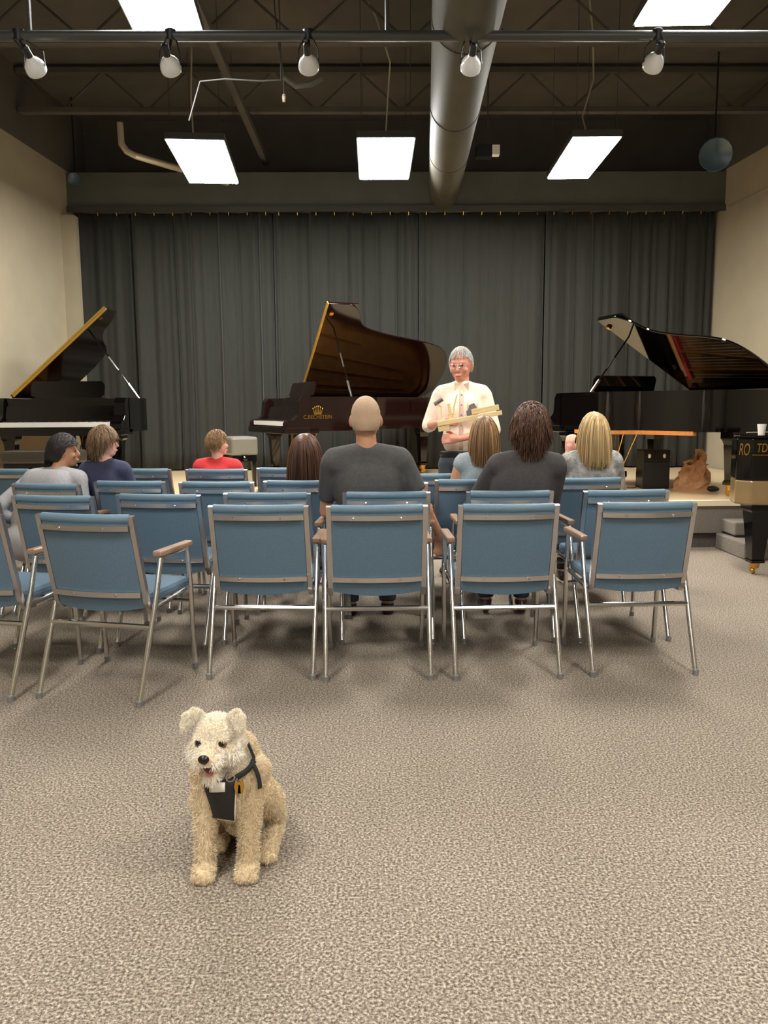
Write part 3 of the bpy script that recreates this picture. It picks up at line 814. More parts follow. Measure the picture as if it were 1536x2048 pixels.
def square_leg(parent, x, y, top, m, cup=True, k=1.0):
    lg = MB(); rings = [[lg.bm.verts.new((x + a * h, y + b * h, z)) for a, b in ((-1, -1), (1, -1), (1, 1), (-1, 1))] for h, z in ((.10 * k, top), (.10 * k, top - .05), (.085 * k, top - .07), (.05 * k, .13), (.058 * k, .12), (.055 * k, .10))]
    for A, B in zip(rings, rings[1:]):
        for i in range(4): lg.bm.faces.new((A[i], A[(i + 1) % 4], B[(i + 1) % 4], B[i]))
    lg.bm.faces.new(rings[0]); lg.bm.faces.new(list(reversed(rings[-1])))
    lo_ = lg.build('leg', m, parent)
    MB().lathe([(.028, .05), (.036, .06), (.04, .09), (.046, .105)], (x, y, 0), 14).build('caster_cup', M['brass'], lo_, smooth=True)
    MB().lathe([(.01, -.014), (.03, -.013), (.033, 0), (.03, .013), (.01, .014)], (0, 0, 0), 18, mtx=Matrix.Translation((x - .02, y, .034)) @ Matrix.Rotation(R(75), 4, 'Y')).build('caster_wheel', M['brass'], lo_, smooth=True)
square_leg(gn, .0, .05, .60, M['ebony'])
square_leg(gn, .75, .0, .60, M['ebony']); square_leg(gn, .85, .55, .60, M['ebony'])
# lettering runs along the chamfered left front face of the rim
a0 = Vector((-.18 * 1.01, .25 * 1.01, 0)); a1 = Vector((-.13 * 1.01, .02 * 1.01, 0))
def face_text(body, A, B, zc_, size, off, sh=0.0, sp=1.0, xs=1.0):
    A = Vector(A); B = Vector(B); u = (B - A).normalized(); nrm = u.cross(Vector((0, 0, 1)))
    c = A.lerp(B, .5) + nrm * off
    mt = Matrix(((u.x, 0, nrm.x, c.x), (u.y, 0, nrm.y, c.y), (0, 1, 0, zc_), (0, 0, 0, 1)))
    return text_obj('gold_lettering', body, size, M['brass'], gn, mt, extrude=.002, shear=sh, spacing=sp, xscale=xs)
A = Vector((-.215 * 1.01, .02 * 1.01, 0)); B = Vector((-.14 * 1.01, -.10 * 1.01, 0)); Cc = Vector((.35 * 1.01, -.19 * 1.01, 0))
face_text('RO', A, B, 1.045, .14, .003, .15, .95, .5)
face_text('TDILAS', B, B + (Cc - B) * .50, 1.062, .10, .003, .1, 1.0, .62)
MB().tube([B + Vector((-.004, -.006, 1.008)), B + (Cc - B) * .62 + Vector((0, -.006, 1.008))], .004, 5).build('underline', M['brass'], gn)
pw = empty('paper_cup', (pn.x + .03, pn.y + .12, 1.1655), 0, 'white paper cup on the cut off piano at the right edge', 'cup')
MB().lathe([(.026, 0), (.036, .085), (.033, .085), (.024, .004)], (0, 0, 0), 18).build('cup_body', M['paperwhite'], pw, smooth=True)

# benches
def bench(label, loc, rz, m, w=.56, d=.36, h=.5, th=.14):
    t = empty('piano_bench', loc, rz, label, 'bench')
    MB().box((-w / 2, -d / 2, h - th), (w / 2, d / 2, h)).build('cushion', m, t, bevel=.03)
    MB().box((-w / 2 + .02, -d / 2 + .02, h - th - .07), (w / 2 - .02, d / 2 - .02, h - th)).build('apron', M['ebony'], t)
    for x in (-1, 1):
        for y in (-1, 1):
            MB().tube([(x * (w / 2 - .05), y * (d / 2 - .05), h - th - .07), (x * (w / 2 - .045), y * (d / 2 - .045), 0)], .02, square=True, taper=[.026, .018]).build('leg', M['ebony'], t)
    for x in (-1, 1): MB().lathe([(.03, 0), (.032, .02), (.015, .03)], (0, 0, 0), 12, mtx=Matrix.Translation((x * w / 2, 0, h - th - .03)) @ Matrix.Rotation(R(90 * x), 4, 'Y')).build('adjusting_knob', M['ebony'], t)
    return t
pb_ = atY(90, 880, 8.65); bench('wide dark buttoned bench under the keys of the left piano', (pb_.x, 8.62, STZ), 0, M['leather'], w=.80, h=.50)
pb_ = atY(478, 880, 9.6); bench('grey cushioned bench at the keyboard of the middle piano', (pb_.x, 9.6, STZ), R(-62), M['greyvinyl'], w=.42, h=.60, th=.22, d=.34)

# board, bag, glasses case on the stage
pk = atZ(1312, 978, STZ)
t = empty('black_speaker_box', (pk.x, pk.y + .13, STZ), 0, 'small black box with two pale round fittings standing on the stage', 'speaker')
MB().box((-.155, -.12, 0), (.155, .12, .44)).build('cabinet', M['ebony_satin'], t, bevel=.01)
MB().box((-.14, -.126, .03), (.14, -.121, .30)).build('grille', M['hornblack'], t)
for x in (-.085, .085): MB().lathe([(.017, 0), (.015, .008), (.006, .012)], (0, 0, 0), 14, mtx=Matrix.Translation((x, -.121, .375)) @ Matrix.Diagonal((1, 1, 1.5, 1)) @ Matrix.Rotation(R(90), 4, 'X')).build('round_fitting', M['paperwhite'], t, smooth=True)
MB().tube([(-.155, .0, .02), (-.22, -.04, .006), (-.30, -.03, .006)], .005, 6).build('cable', M['rubber'], t)
pk = atZ(1395, 980, STZ)
def crumple_bag(label, loc, w, d, h, rz, seed, lean):
    r = np.random.default_rng(seed); t = empty('paper_bag', loc, rz, label, 'bag')
    nu, nv = 16, 8; P = np.zeros((nu + 1, nv, 3))
    for i in range(nu + 1):
        a = 2 * PI * (i % nu) / nu; cx, cy = math.cos(a), math.sin(a)
        sq = 1 / max(abs(cx), abs(cy)) ** .8
        for j in range(nv):
            tt = j / (nv - 1)
            k = 1 - .45 * tt ** 1.5; ky = 1 - .85 * tt ** 1.2
            wob = .018 * math.sin(a * 5 + tt * 9 + seed) + .014 * math.sin(a * 9 - tt * 14) + .02 * math.sin(tt * 16 + a * 2 + seed) * tt
            wob *= 1.3
            if i == nu: P[i, j] = P[0, j]; continue
            wob += r.uniform(-.016, .016)
            P[i, j] = (cx * sq * (w / 2 * k + wob) + lean * tt, cy * sq * (d / 2 * ky + wob * .6), h * tt * (1 + .12 * math.sin(a * 2 + seed) * tt))
    o = grid_mesh('bag_body', P, M['kraft'], t, thick=.003, smooth=False)
    return t
crumple_bag('crumpled brown paper bag on the stage edge, the larger front one', (pk.x - .05, pk.y + .14, STZ), .30, .20, .30, R(-12), 3, .06)
crumple_bag('crumpled brown paper bag leaning behind the larger one', (pk.x + .13, pk.y + .26, STZ), .17, .15, .40, R(20), 8, -.02)
pk = atZ(1423, 984, STZ)
t = tag(Soft().ell((0, 0, .035), (.062, .04, .034)).ell((.03, .01, .03), (.05, .035, .028)).build('black_pouch', M['hornblack'], None, .006, 2), 'small black pouch beside the brown paper bags', 'pouch')
t.location = (pk.x + .01, pk.y, STZ + .001)
pk = atZ(1455, 978, STZ)

# ------------------------------------------------------------------ people
def skinmat(name, rgb): return mat(name, rgb, 0.5, noise=0.06, nscale=25, spec=0.4)
SK = dict(fair=skinmat('fair skin', (222, 170, 142)), tan=skinmat('tan skin', (190, 138, 104)), pink=skinmat('ruddy fair skin', (232, 176, 152)), ruddy=skinmat('ruddy skin', (214, 148, 124)), warm=skinmat('warm skin', (200, 146, 112)))
def hairmat(name, a, b, k=.35): return mat(name, a, 0.45, island=k, rgb2=b, spec=0.4)
HM = dict(black=hairmat('black hair', (34, 28, 26), (54, 46, 42)), dbrown=hairmat('dark brown hair', (56, 36, 26), (112, 76, 54)),
          brown=hairmat('brown hair', (92, 70, 50), (142, 112, 80)), ltbrown=hairmat('light brown hair', (116, 86, 58), (172, 134, 92)),
          streak=hairmat('streaked brown hair', (88, 60, 40), (186, 146, 100), .4), blonde=hairmat('blonde hair', (150, 112, 68), (236, 206, 148), .3),
          grey=hairmat('short grey hair', (176, 172, 166), (220, 216, 208), .2), stubble=mat('shaved stubble', (178, 148, 120), 0.7, noise=.1, nscale=200))
M['eye'] = mat('dark eyes', (30, 22, 20), 0.15)
M['lips'] = mat('lips', (180, 104, 92), 0.5)

def hand(s, wrist, d, side, curl=.5, k=1.0, up=(0, 0, 1)):
    """palm, four unequal bent fingers and a thumb from the palm's side"""
    w = Vector(wrist); d = Vector(d).normalized(); n = Vector(up); n = (n - d * n.dot(d)).normalized(); x = d.cross(n) * side
    P = lambda a, b, c: tuple(w + d * a * k + x * b * k + n * c * k)
    s.cone(P(0, 0, 0), .024 * k, P(.04, 0, 0), .026 * k)
    for b in (-.028, -.010, .010, .028): s.cone(P(.025, b * .7, 0), .016 * k, P(.088, b, 0), .0125 * k)
    for b, L in ((-.030, .060), (-.010, .074), (.011, .080), (.031, .070)):
        p = P(.086, b, 0); a = 0; rr = .0098 * k
        pos = [.086, 0.0]
        pts = [p]
        for seg in (.45, .32, .25):
            a += curl * .75
            pos[0] += math.cos(a) * L * seg; pos[1] -= math.sin(a) * L * seg
            pts.append(P(pos[0], b, pos[1]))
        s.chain(pts, [rr, rr * .95, rr * .88, rr * .78])
    s.chain([P(.02, .026, -.004), P(.045, .05, -.012), P(.07, .062, -.018), P(.09, .064, -.026)], [.016 * k, .0125 * k, .0115 * k, .0095 * k])

def figure(label, loc, rz, s=1.0, hs=1.0, lean=-.06, side=0.0, yaw=0.0, pitch=0.0, skin='fair', arms=None, sleeve='short', top=None, legs='sit', bottom='denim', shoe='shoe',
           hair=None, shoulder=.16, broad=1.0, voxel=.009, group='people seated watching', collar=0.0, knees=.12, face=True, roundback=0.0, slump=1.0):
    stand = legs == 'stand'
    hz = .93 if stand else .51
    root = empty('person', (loc[0], loc[1], loc[2] + (0 if stand else hz * (1 - s))), rz, label, 'person', group)
    root.scale = (s, s, s)
    def tp(x, dz, y=0.0):
        return (x + side * dz, y + lean * dz + roundback * dz * dz, hz + dz * slump)
    arms = arms or {}
    body = Soft(); shirt = Soft() if top else None; pants = Soft()
    # torso
    def torso(S, g, up=True):
        c = tp(0, .0)
        if not (stand and g > 0): S.ell(c, (.165 * broad + g, .125 + g, .12 + g))
        c = tp(0, .18); S.ell(c, (.145 * broad + g, .108 + g, .15 + g))
        [S.ell(tp(k * .075 * broad, .40), (.095 * broad + g, .110 + g, .175 + g)) for k in (-1, -.5, 0, .5, 1)]
        S.cone(tp(-shoulder, .53), .062 + g, tp(shoulder, .53), .062 + g)
        S.cone(tp(-.09, .36), .095 + g, tp(-.1, .50), .075 + g); S.cone(tp(.09, .36), .095 + g, tp(.1, .50), .075 + g)
        for q in (-1, 1): S.cone(tp(0, .585), .055 + g * .6, tp(q * shoulder, .55), .05 + g)
    torso(body, 0)
    piv = Vector(tp(0, .66)); 
    body.cone(tp(0, .54), .062, tuple(piv + Vector((0, .005, .04))), .056)
    H = Matrix.Translation(piv) @ Matrix.Rotation(R(yaw), 4, 'Z') @ Matrix.Rotation(R(pitch), 4, 'X') @ Matrix.Scale(hs, 4)
    body.T = H
    body.ell((0, 0, .115), (.077, .094, .108)); body.ell((0, .028, .065), (.064, .068, .07)); body.ell((0, .058, .02), (.038, .038, .03))
    body.ell((0, .075, .13), (.05, .022, .018)); body.cone((0, .094, .115), .010, (0, .112, .078), .0135); body.ell((0, .098, .04), (.026, .012, .010))
    for q in (-1, 1):
        body.ell((q * .079, -.005, .095), (.011, .020, .032), rot=(12, 0, -q * 18)); body.ell((q * .045, .07, .075), (.022, .02, .022))
    body.T = Matrix.Identity(4)
    # arms
    for q, nm in ((-1, 'L'), (1, 'R')):
        sh = Vector(tp(q * (shoulder + .02), .525))
        el, wr, hd = arms.get(nm, ((q * .25, .04, hz + .24), (q * .14, .30, hz + .16), (-q * .3, 1, -.3)))
        el, wr = Vector(el), Vector(wr)
        body.cone(sh, .050, el, .038); body.cone(el, .038, wr, .026)
        body.ell(tuple(el.lerp(wr, .25)), .040)
        hand(body, tuple(wr), hd, -q, curl=.6 if not stand else .8, up=(0, -.2, 1) if not stand else (0, 1, .3))
        if top and sleeve != 'none':
            g = .012
            if sleeve == 'long':
                shirt.cone(sh, .060, el, .052); shirt.cone(el, .052, el.lerp(wr, .92), .038, cap1=False)
            elif sleeve == 'half':
                shirt.cone(sh, .066, el, .058); shirt.cone(el, .058, el.lerp(wr, .25), .052, cap1=False)
            else:
                shirt.cone(sh, .064, sh.lerp(el, .72), .058, cap1=False)
    # legs
    for q in (-1, 1):
        if stand: hp, kn, an = Vector((q * .095, 0, .90)), Vector((q * .11, .02, .50)), Vector((q * .12, -.02, .09))
        else: hp, kn, an = Vector((q * .09, .02, hz - .01)), Vector((q * knees, .44, hz + .01)), Vector((q * knees, .40, .10 if s > .9 else .10))
        body.cone(hp, .082, kn, .055); body.cone(kn, .055, an, .038); body.ell(tuple(kn.lerp(an, .3)), (.056, .06, .09))
        pants.cone(hp, .097, kn, .070); pants.cone(kn, .070, an + Vector((0, 0, .015)), .056, cap1=False)
        ft = an + Vector((q * .01, .15, -.05)); body.cone(an, .036, an + Vector((0, .0, -.04)), .034); body.cone(an + Vector((0, 0, -.05)), .032, ft, .026)
        sb = Soft(); sb.cone(an + Vector((0, -.02, -.045)), .040, ft + Vector((0, .02, .0)), .036); sb.ell(tuple(ft + Vector((0, .0, -.005))), (.044, .08, .032)); sb.cone(an + Vector((0, 0, -.03)), .040, an + Vector((0, 0, .005)), .043, cap1=False)
        sb.build('shoe', M[shoe], root, .010, 2)
    b = body.build('body', SK[skin], root, voxel, 3)
    c = tp(0, .0); pants.ell(c, (.178 * broad, .138, .115)); pants.build('trousers', M[bottom], root, .012, 3)
    if top:
        torso(shirt, .016)
        if collar:
            shirt.cone(tp(0, .56), .075, tp(0, .645), .070, cap1=False)
        so = shirt.build('shirt', top, root, .010, 12)
        # open neckline: drop the shell above the neck base
    if face:
        for q in (-1, 1):
            e = Soft(); e.T = H; e.ell((q * .030, .0865, .108), (.009, .007, .0055)); e.build('eye', M['eye'], root, .003, 1)
        e = Soft(); e.T = H; e.ell((0, .1065, .040), (.021, .006, .006)); e.build('lips', M['lips'], root, .003, 1)
    if hair: make_hair(root, H, **hair)
    return root, H

def make_hair(root, H, mat_, length=.08, base=.012, hairline=35, back=-.02, n=900, width=.0035, tuft=.0, part=0.0, gather=None, ymax=.04, zmin=.02, seed=1, fringe=.12, spread=0.0, strandk=9, name='hair', below=1.0, shell=True, zend=None):
    """shell following the skull plus many tapered locks that fall under their own weight"""
    rr = np.random.default_rng(seed); R3 = np.array([.077, .094, .108]); C = np.array([0, 0, .115])
    Hn = np.array(H)
    hm = HM[mat_]
    if shell:
        S = Soft(); S.T = H
        S.ell((0, -.008, .124), (.077 + base, .090 + base, .103 + base))
        if zmin < .06: S.ell((0, -.03, .09), (.074 + base, .070 + base, .09))
        o = S.build(name, hm, root, .008, 2)
        # trim the shell off the face and ears with the hairline
        bm = bmesh.new(); bm.from_mesh(o.data); Hi = H.inverted()
        def rem(v):
            p = Hi @ v.co
            th = zmin if p.y < -.03 else (fringe if p.y > .05 else zmin + (fringe - zmin) * (p.y + .03) / .08)
            return p.z < th
        bmesh.ops.delete(bm, geom=[v for v in bm.verts if rem(v)], context='VERTS'); bm.to_mesh(o.data); bm.free()
        parent = o
    else: parent = root
    P = []
    W = []
    while len(P) < n:
        v = rr.normal(size=3); v /= np.linalg.norm(v)
        p = C + v * (R3 + base)
        th = zmin if p[1] < -.03 else (fringe if p[1] > .05 else zmin + (fringe - zmin) * (p[1] + .03) / .08)
        if p[2] < th: continue
        L = (length if zend is None else max(.05, (p[2] - zend) + .25 * abs(p[2] - .22) + .02)) * rr.uniform(.88, 1.06)
        path = [p]; step = L / (strandk - 1)
        crown = np.array([part, -.04, .22])
        nn = v / R3; nn /= np.linalg.norm(nn)
        d = (p - crown); d = d / (np.linalg.norm(d) + 1e-6) + np.array([0, 0, -.3]); d = d - nn * d.dot(nn) + nn * (.12 + .5 * tuft); d /= np.linalg.norm(d) + 1e-9
        jit = rr.normal(size=3) * tuft
        for k in range(strandk - 1):
            d = d + np.array([0, 0, -.6]) * below + jit * .3
            if gather is not None: d = d + (np.array(gather) - path[-1]) * 4
            d /= np.linalg.norm(d)
            q = path[-1] + d * step
            e = (q - C) / (R3 + base + .006 + tuft * .03); l = np.linalg.norm(e)
            if l < 1: q = C + e / l * (R3 + base + .006 + tuft * .03)
            if q[2] < .0 :
                rad = math.hypot(q[0], q[1]); lim = .062 + base
                if rad < lim: q[0] *= lim / rad; q[1] *= lim / rad
            if q[1] > ymax and q[2] < fringe - .01 and abs(q[0]) < .06: q[1] = path[-1][1]; q[2] = path[-1][2]; 
            path.append(q)
        P.append(path); W.append(width * rr.uniform(.7, 1.3))
    P = np.array(P); P = P @ Hn[:3, :3].T + Hn[:3, 3]
    o2 = strips('locks' if shell else name, P, np.array(W), hm, parent, seed)
    return o2

fab = lambda n, rgb, k=.12, sc=60, **kw: mat(n, rgb, .9, noise=k, nscale=sc, **kw)
def px_person(px, py, Y): p = atY(px, py, Y); return p.x
SEAT = (0, 0)
# standing man in pink shirt holding a piano action model
xm = px_person(924, 760, 6.65)
man, Hm = figure('grey haired man standing in pale pink shirt and glasses, holding a wooden piano action', (xm, 6.65, 0), R(172), s=1.03, hs=1.12, lean=0.0, yaw=-14, pitch=-12, skin='ruddy', legs='stand', bottom='greytrouser',
    sleeve='half', top=fab('pale pink cotton shirt', (252, 232, 210), .05, 20, bump=.3, bscale=12), collar=1,
    arms={'R': ((.27, .0, 1.215), (.155, .24, 1.245), (-.7, .5, .1)), 'L': ((-.26, .03, 1.18), (.02, .27, 1.115), (1, .05, .0))},
    hair=dict(mat_='grey', length=.022, base=.004, n=1400, width=.002, fringe=.165, zmin=.06, strandk=4), voxel=.0075, group='people')
gl_ = empty('glasses'); gl_.parent = man
for q in (-1, 1):
    pts = [Hm @ Vector((q * .032 + .022 * math.cos(a), .104, .108 + .016 * math.sin(a))) for a in np.linspace(0, 2 * PI, 17)]
    MB().tube(pts, .0016, 5).build('glasses_rim', M['nickel'], gl_)
    MB().tube([Hm @ Vector((q * .054, .102, .112)), Hm @ Vector((q * .082, .03, .112)), Hm @ Vector((q * .084, -.01, .108))], .0016, 5).build('temple', M['nickel'], gl_)
MB().tube([Hm @ Vector((-.01, .106, .112)), Hm @ Vector((.01, .106, .112))], .0016, 5).build('bridge', M['nickel'], gl_)
MB().lathe([(.190, -.018), (.193, 0), (.190, .018)], (0, 0, .985), 32, mtx=Matrix.Diagonal((.93, .73, 1, 1))).build('belt', M['belt'], man, smooth=True)
MB().box((-.022, .138, .968), (.022, .150, 1.002)).build('belt_buckle', M['chrome'], man, bevel=.003)
for q in (-1, 1):   # shirt collar points
    MB().prism([(0, 0), (q * .05, .02), (q * .045, -.055)], 0, .004, Matrix.Translation((q * .012, .076, 1.545)) @ Matrix.Rotation(R(78), 4, 'X') @ Matrix.Rotation(R(q * 20), 4, 'Y')).build('collar_point', man.children[0].material_slots[0].material if False else [o for o in kids(man) if o.name.startswith('shirt')][0].data.materials[0], man)

_sh = [o for o in kids(man) if o.name.startswith('shirt')][0]
_bt = BVHTree.FromObject(_sh, bpy.context.evaluated_depsgraph_get())
_pl = np.zeros((3, 14, 3)); Mst = mat('shirt seam shade', (226, 196, 176), .9)
for j, z in enumerate(np.linspace(1.50, 1.02, 14)):
    for i, x in enumerate((-.016, 0, .016)):
        h = _bt.ray_cast(Vector((x, 1.0, z)), Vector((0, -1, 0))); _pl[i, j] = (x, (h[0].y if h[0] else .13) + .003, z)
grid_mesh('button_placket', _pl, Mst, man, thick=.003)
for z in (1.46, 1.38, 1.30, 1.22, 1.14):
    h = _bt.ray_cast(Vector((0, 1.0, z)), Vector((0, -1, 0))); MB().lathe([(.006, 0), (.006, .002), (.003, .003)], (0, 0, 0), 10, mtx=Matrix.Translation((0, (h[0].y if h[0] else .13) + .005, z)) @ Matrix.Rotation(R(-90), 4, 'X')).build('shirt_button', M['felt_grey'], man)
_pk = np.zeros((6, 6, 3))
for i, x in enumerate(np.linspace(-.13, -.045, 6)):
    for j, z in enumerate(np.linspace(1.40, 1.29, 6)):
        h = _bt.ray_cast(Vector((x, 1.0, z)), Vector((0, -1, 0))); _pk[i, j] = (x, (h[0].y if h[0] else .13) + .003, z)
grid_mesh('shirt_pocket', _pk, Mst, man, thick=.002)

# piano action model lying on his forearm
pa_ = atY(875, 845, 6.30); pb2 = atY(1003, 822, 6.20)
u = (pb2 - pa_); Lm = u.length; yaw_ = math.atan2(u.y, u.x); tilt_ = math.atan2(u.z, math.hypot(u.x, u.y))
act = empty('piano_action_model', tuple(pa_), 0, 'pale wooden demonstration piano action held on the arm of the standing man', 'piano action')
act.rotation_euler = Euler((R(0), -tilt_, yaw_))
MB().box((0, -.035, -.03), (Lm, .035, .006)).build('key_beam', M['maple'], act, bevel=.003)
MB().box((Lm * .55, -.03, .012), (Lm * .97, .03, .055)).build('key_block', M['maple'], act, bevel=.003)
MB().box((0, -.03, -.075), (.09, .03, -.035)).build('end_block', M['maple'], act, bevel=.003)
MB().box((Lm * .2, -.02, .006), (Lm * .24, .02, .13)).build('hammer_bracket', M['maple'], act)
MB().tube([(.03, 0, .005), (.05, 0, .12), (.0, 0, .15)], .007, 6).build('hammer_shank', M['maple'], act)
MB().tube([(.13, 0, .005), (.15, 0, .10), (.19, 0, .19)], .006, 6).build('hammer_shank', M['maple'], act)
MB().tube([(.0, 0, .145), (.07, 0, .175)], .016, 8).build('hammer_head', M['felt_grey'], act)
MB().box((.24, -.02, .01), (.33, .02, .05)).build('repetition_lever', M['felt_grey'], act)
MB().prism([(.25, .04), (.33, .05), (.31, .10), (.27, .09)], -.012, .012, Matrix.Rotation(R(90), 4, 'X')).build('damper_block', M['felt_grey'], act)

# shaven headed man, charcoal tee
def seat(px, py, Y): return (px_person(px, py, Y), Y, 0)
x, y, _ = seat(744, 900, 4.85)
bald, Hb = figure('shaven headed man seen from behind in charcoal tee shirt, arm hanging to the right', (x, 4.87, 0), R(4), s=1.07, hs=1.06, lean=-.16, side=-.06, skin='warm', shoulder=.185, broad=1.12, roundback=.05,
    top=fab('charcoal jersey', (78, 76, 74)), arms={'R': ((.285, -.06, .80), (.40, .07, .60), (.2, .5, -.8)), 'L': ((-.27, .08, .74), (-.12, .30, .68), (.3, 1, -.2))}, bottom='greytrouser',
    yaw=-4, face=True, hair=dict(mat_='stubble', length=.006, base=.0022, n=10, width=.001, fringe=.15, zmin=.045, strandk=3), voxel=.008)
# messy dark hair
x, y, _ = seat(1020, 900, 4.85)
figure('man with messy dark brown hair seen from behind in charcoal long sleeved top', (x, 4.87, 0), R(-6), s=1.0, hs=1.05, lean=-.10, side=.19, roundback=.02, skin='tan', shoulder=.17, broad=1.1, top=fab('dark grey brown knit', (66, 62, 60)), sleeve='long',
    arms={'R': ((.27, .10, .76), (.30, .36, .70), (.1, 1, -.2)), 'L': ((-.25, .10, .74), (-.12, .32, .68), (.3, 1, -.2))}, bottom='denim',
    hair=dict(mat_='dbrown', length=.085, base=.016, n=1800, width=.0045, fringe=.13, zmin=-.01, tuft=.32, seed=5), voxel=.008)
# streaked brown hair, pale blue sleeveless
x, y, _ = seat(964, 900, 5.65)
figure('person with streaked brown hair in pale blue sleeveless top between the two men', (x, 5.65, 0), R(2), s=.93, hs=1.0, lean=-.12, skin='warm', shoulder=.155, top=fab('pale blue cotton', (150, 162, 166)), sleeve='none',
    arms={'L': ((-.25, -.03, .78), (-.21, .04, .56), (-.1, .2, -1)), 'R': ((.24, .06, .76), (.12, .3, .68), (-.3, 1, -.2))}, bottom='denim', yaw=-8,
    hair=dict(mat_='streak', zend=-.09, base=.012, n=1700, width=.0042, fringe=.12, zmin=-.01, seed=6, gather=None))
# blonde woman
x, y, _ = seat(1184, 900, 5.70)
Mfur = mat('mottled grey knit', (150, 148, 142), .95, noise=.42, nscale=22, bump=.7, bscale=70, detail=5)
bl, Hbl = figure('blonde woman seen from behind in mottled grey top, one hand raised to her face', (x, 5.70, 0), R(-2), s=.945, hs=1.03, lean=-.11, roundback=.03, skin='pink', shoulder=.15, broad=1.05, top=Mfur, sleeve='long',
    arms={'L': ((-.27, .14, .82), (-.135, .20, 1.10), (.1, .0, 1)), 'R': ((.25, .08, .76), (.12, .3, .68), (-.3, 1, -.2))}, bottom='blacktrouser', yaw=6, pitch=-4,
    hair=dict(mat_='blonde', zend=-.125, base=.012, n=1700, width=.0045, fringe=.12, zmin=-.01, seed=9, part=.01, gather=None))
MB().tube([(.075, -.145, 1.085), (.085, -.118, 1.10), (.09, -.07, 1.125)], .006, 6).build('dress_strap', M['gap'], bl)
# child with long dark hair
x, y, _ = seat(612, 930, 5.65)
figure('child with long straight dark brown hair, face turned right, behind the blue chair tops', (x, 5.65, 0), R(0), s=.72, hs=1.42, lean=-.06, skin='warm', shoulder=.13, top=fab('dark plum jersey', (60, 40, 44)), bottom='denim', yaw=-34,
    hair=dict(mat_='dbrown', zend=-.13, base=.012, n=1800, width=.0045, fringe=.14, zmin=.0, seed=12))
# boy in red
x, y, _ = seat(434, 920, 6.70)
figure('boy with short light brown hair in bright red shirt near the grey bench', (x, 6.74, 0), R(-6), s=.77, hs=1.14, lean=-.04, skin='pink', shoulder=.20, top=fab('bright red jersey', (214, 58, 58), .06), yaw=-46, bottom='denim',
    arms={'R': ((.25, .04, .76), (.30, .20, .66), (.2, 1, -.3)), 'L': ((-.24, .04, .75), (-.14, .3, .67), (.3, 1, -.3))},
    hair=dict(mat_='ltbrown', length=.03, base=.008, n=1700, width=.003, fringe=.15, zmin=.06, seed=15, tuft=.25))
# boy in navy
x, y, _ = seat(212, 920, 5.70)
figure('boy with shaggy brown hair in navy sweatshirt, face turned right', (x, 5.70, 0), R(-8), s=.86, hs=1.0, lean=-.05, skin='pink', shoulder=.155, top=fab('navy sweatshirt', (52, 54, 78)), sleeve='long', yaw=-72, bottom='denim',
    hair=dict(mat_='brown', length=.075, base=.017, n=1600, width=.0042, fringe=.135, zmin=.03, seed=18, tuft=.3))
# person in grey sweatshirt leaning
x, y, _ = seat(48, 960, 5.30)
figure('person with black hair in pale grey sweatshirt hunched forward, face turned right', (x, 5.30, 0), R(-22), s=.96, hs=1.0, lean=.46, side=-.02, roundback=.2, slump=.79, skin='tan', shoulder=.205, broad=1.3, top=fab('heather grey sweatshirt', (150, 148, 148), .12, 90), sleeve='long', yaw=-50, pitch=-2, bottom='denim',
    arms={'L': ((-.29, -.02, .72), (-.21, .24, .60), (.2, 1, -.3)), 'R': ((.26, .28, .74), (.12, .46, .66), (-.3, 1, -.2))},
    hair=dict(mat_='black', length=.10, base=.012, n=1400, width=.0035, fringe=.165, zmin=.03, seed=21, gather=(0, -.12, .12), below=.3))

# ------------------------------------------------------------------ dog
pd_ = atZ(452, 1752, 0)
DX, DY = pd_.x, pd_.y
DM = mat('cream dog skin', (226, 204, 166), .9, noise=.05, nscale=20)
D = Soft()
# trunk, seated: deep chest, back sloping to the rump
D.ell((.012, .085, .265), (.082, .085, .105)); D.ell((.02, .13, .235), (.086, .10, .115)); D.ell((.014, .20, .175), (.082, .12, .115), rot=(-35, 0, 0)); D.ell((.004, .265, .115), (.088, .105, .10))
D.ell((.01, .06, .225), (.058, .06, .08)); D.ell((.03, .15, .12), (.06, .08, .06))
D.cone((.012, .11, .32), .074, (-.01, .045, .385), .062)
# front legs with elbows, wrists, paws
for x0, x1, xs in ((-.060, -.060, -.058), (.066, .064, .072)):
    D.cone((xs, .085, .28), .050, (x0, .055, .20), .036); D.cone((x0, .055, .20), .035, (x0, .018, .105), .0265); D.cone((x0, .018, .105), .0265, (x1, .008, .035), .0255)
    D.ell((x1, -.010, .026), (.032, .042, .025))
    for k in (-1.5, -.5, .5, 1.5): D.ell((x1 + k * .0145, -.040 + abs(k) * .005, .018), (.0105, .017, .016))
# hind legs: knee high and forward, hock back, foot forward
for sx_, kx_, ax, ay, in ((1, .102, .110, .115), (-1, -.085, -.050, .175)):
    D.cone((.008 + sx_ * .045, .24, .13), .066, (kx_, .165, .150), .048); D.cone((kx_, .165, .15), .046, (ax + sx_ * .012, ay + .10, .055), .026)
    D.cone((ax + sx_ * .012, ay + .10, .055), .024, (ax + sx_ * .004, ay, .028), .026); D.ell((ax, ay - .02, .024), (.030, .045, .022))
    for k in (-1.5, -.5, .5, 1.5): D.ell((ax + k * .013, ay - .058 + abs(k) * .005, .017), (.010, .015, .014))
D.chain([(.02, .35, .06), (.03, .42, .04), (.05, .47, .03)], [.030, .022, .014])
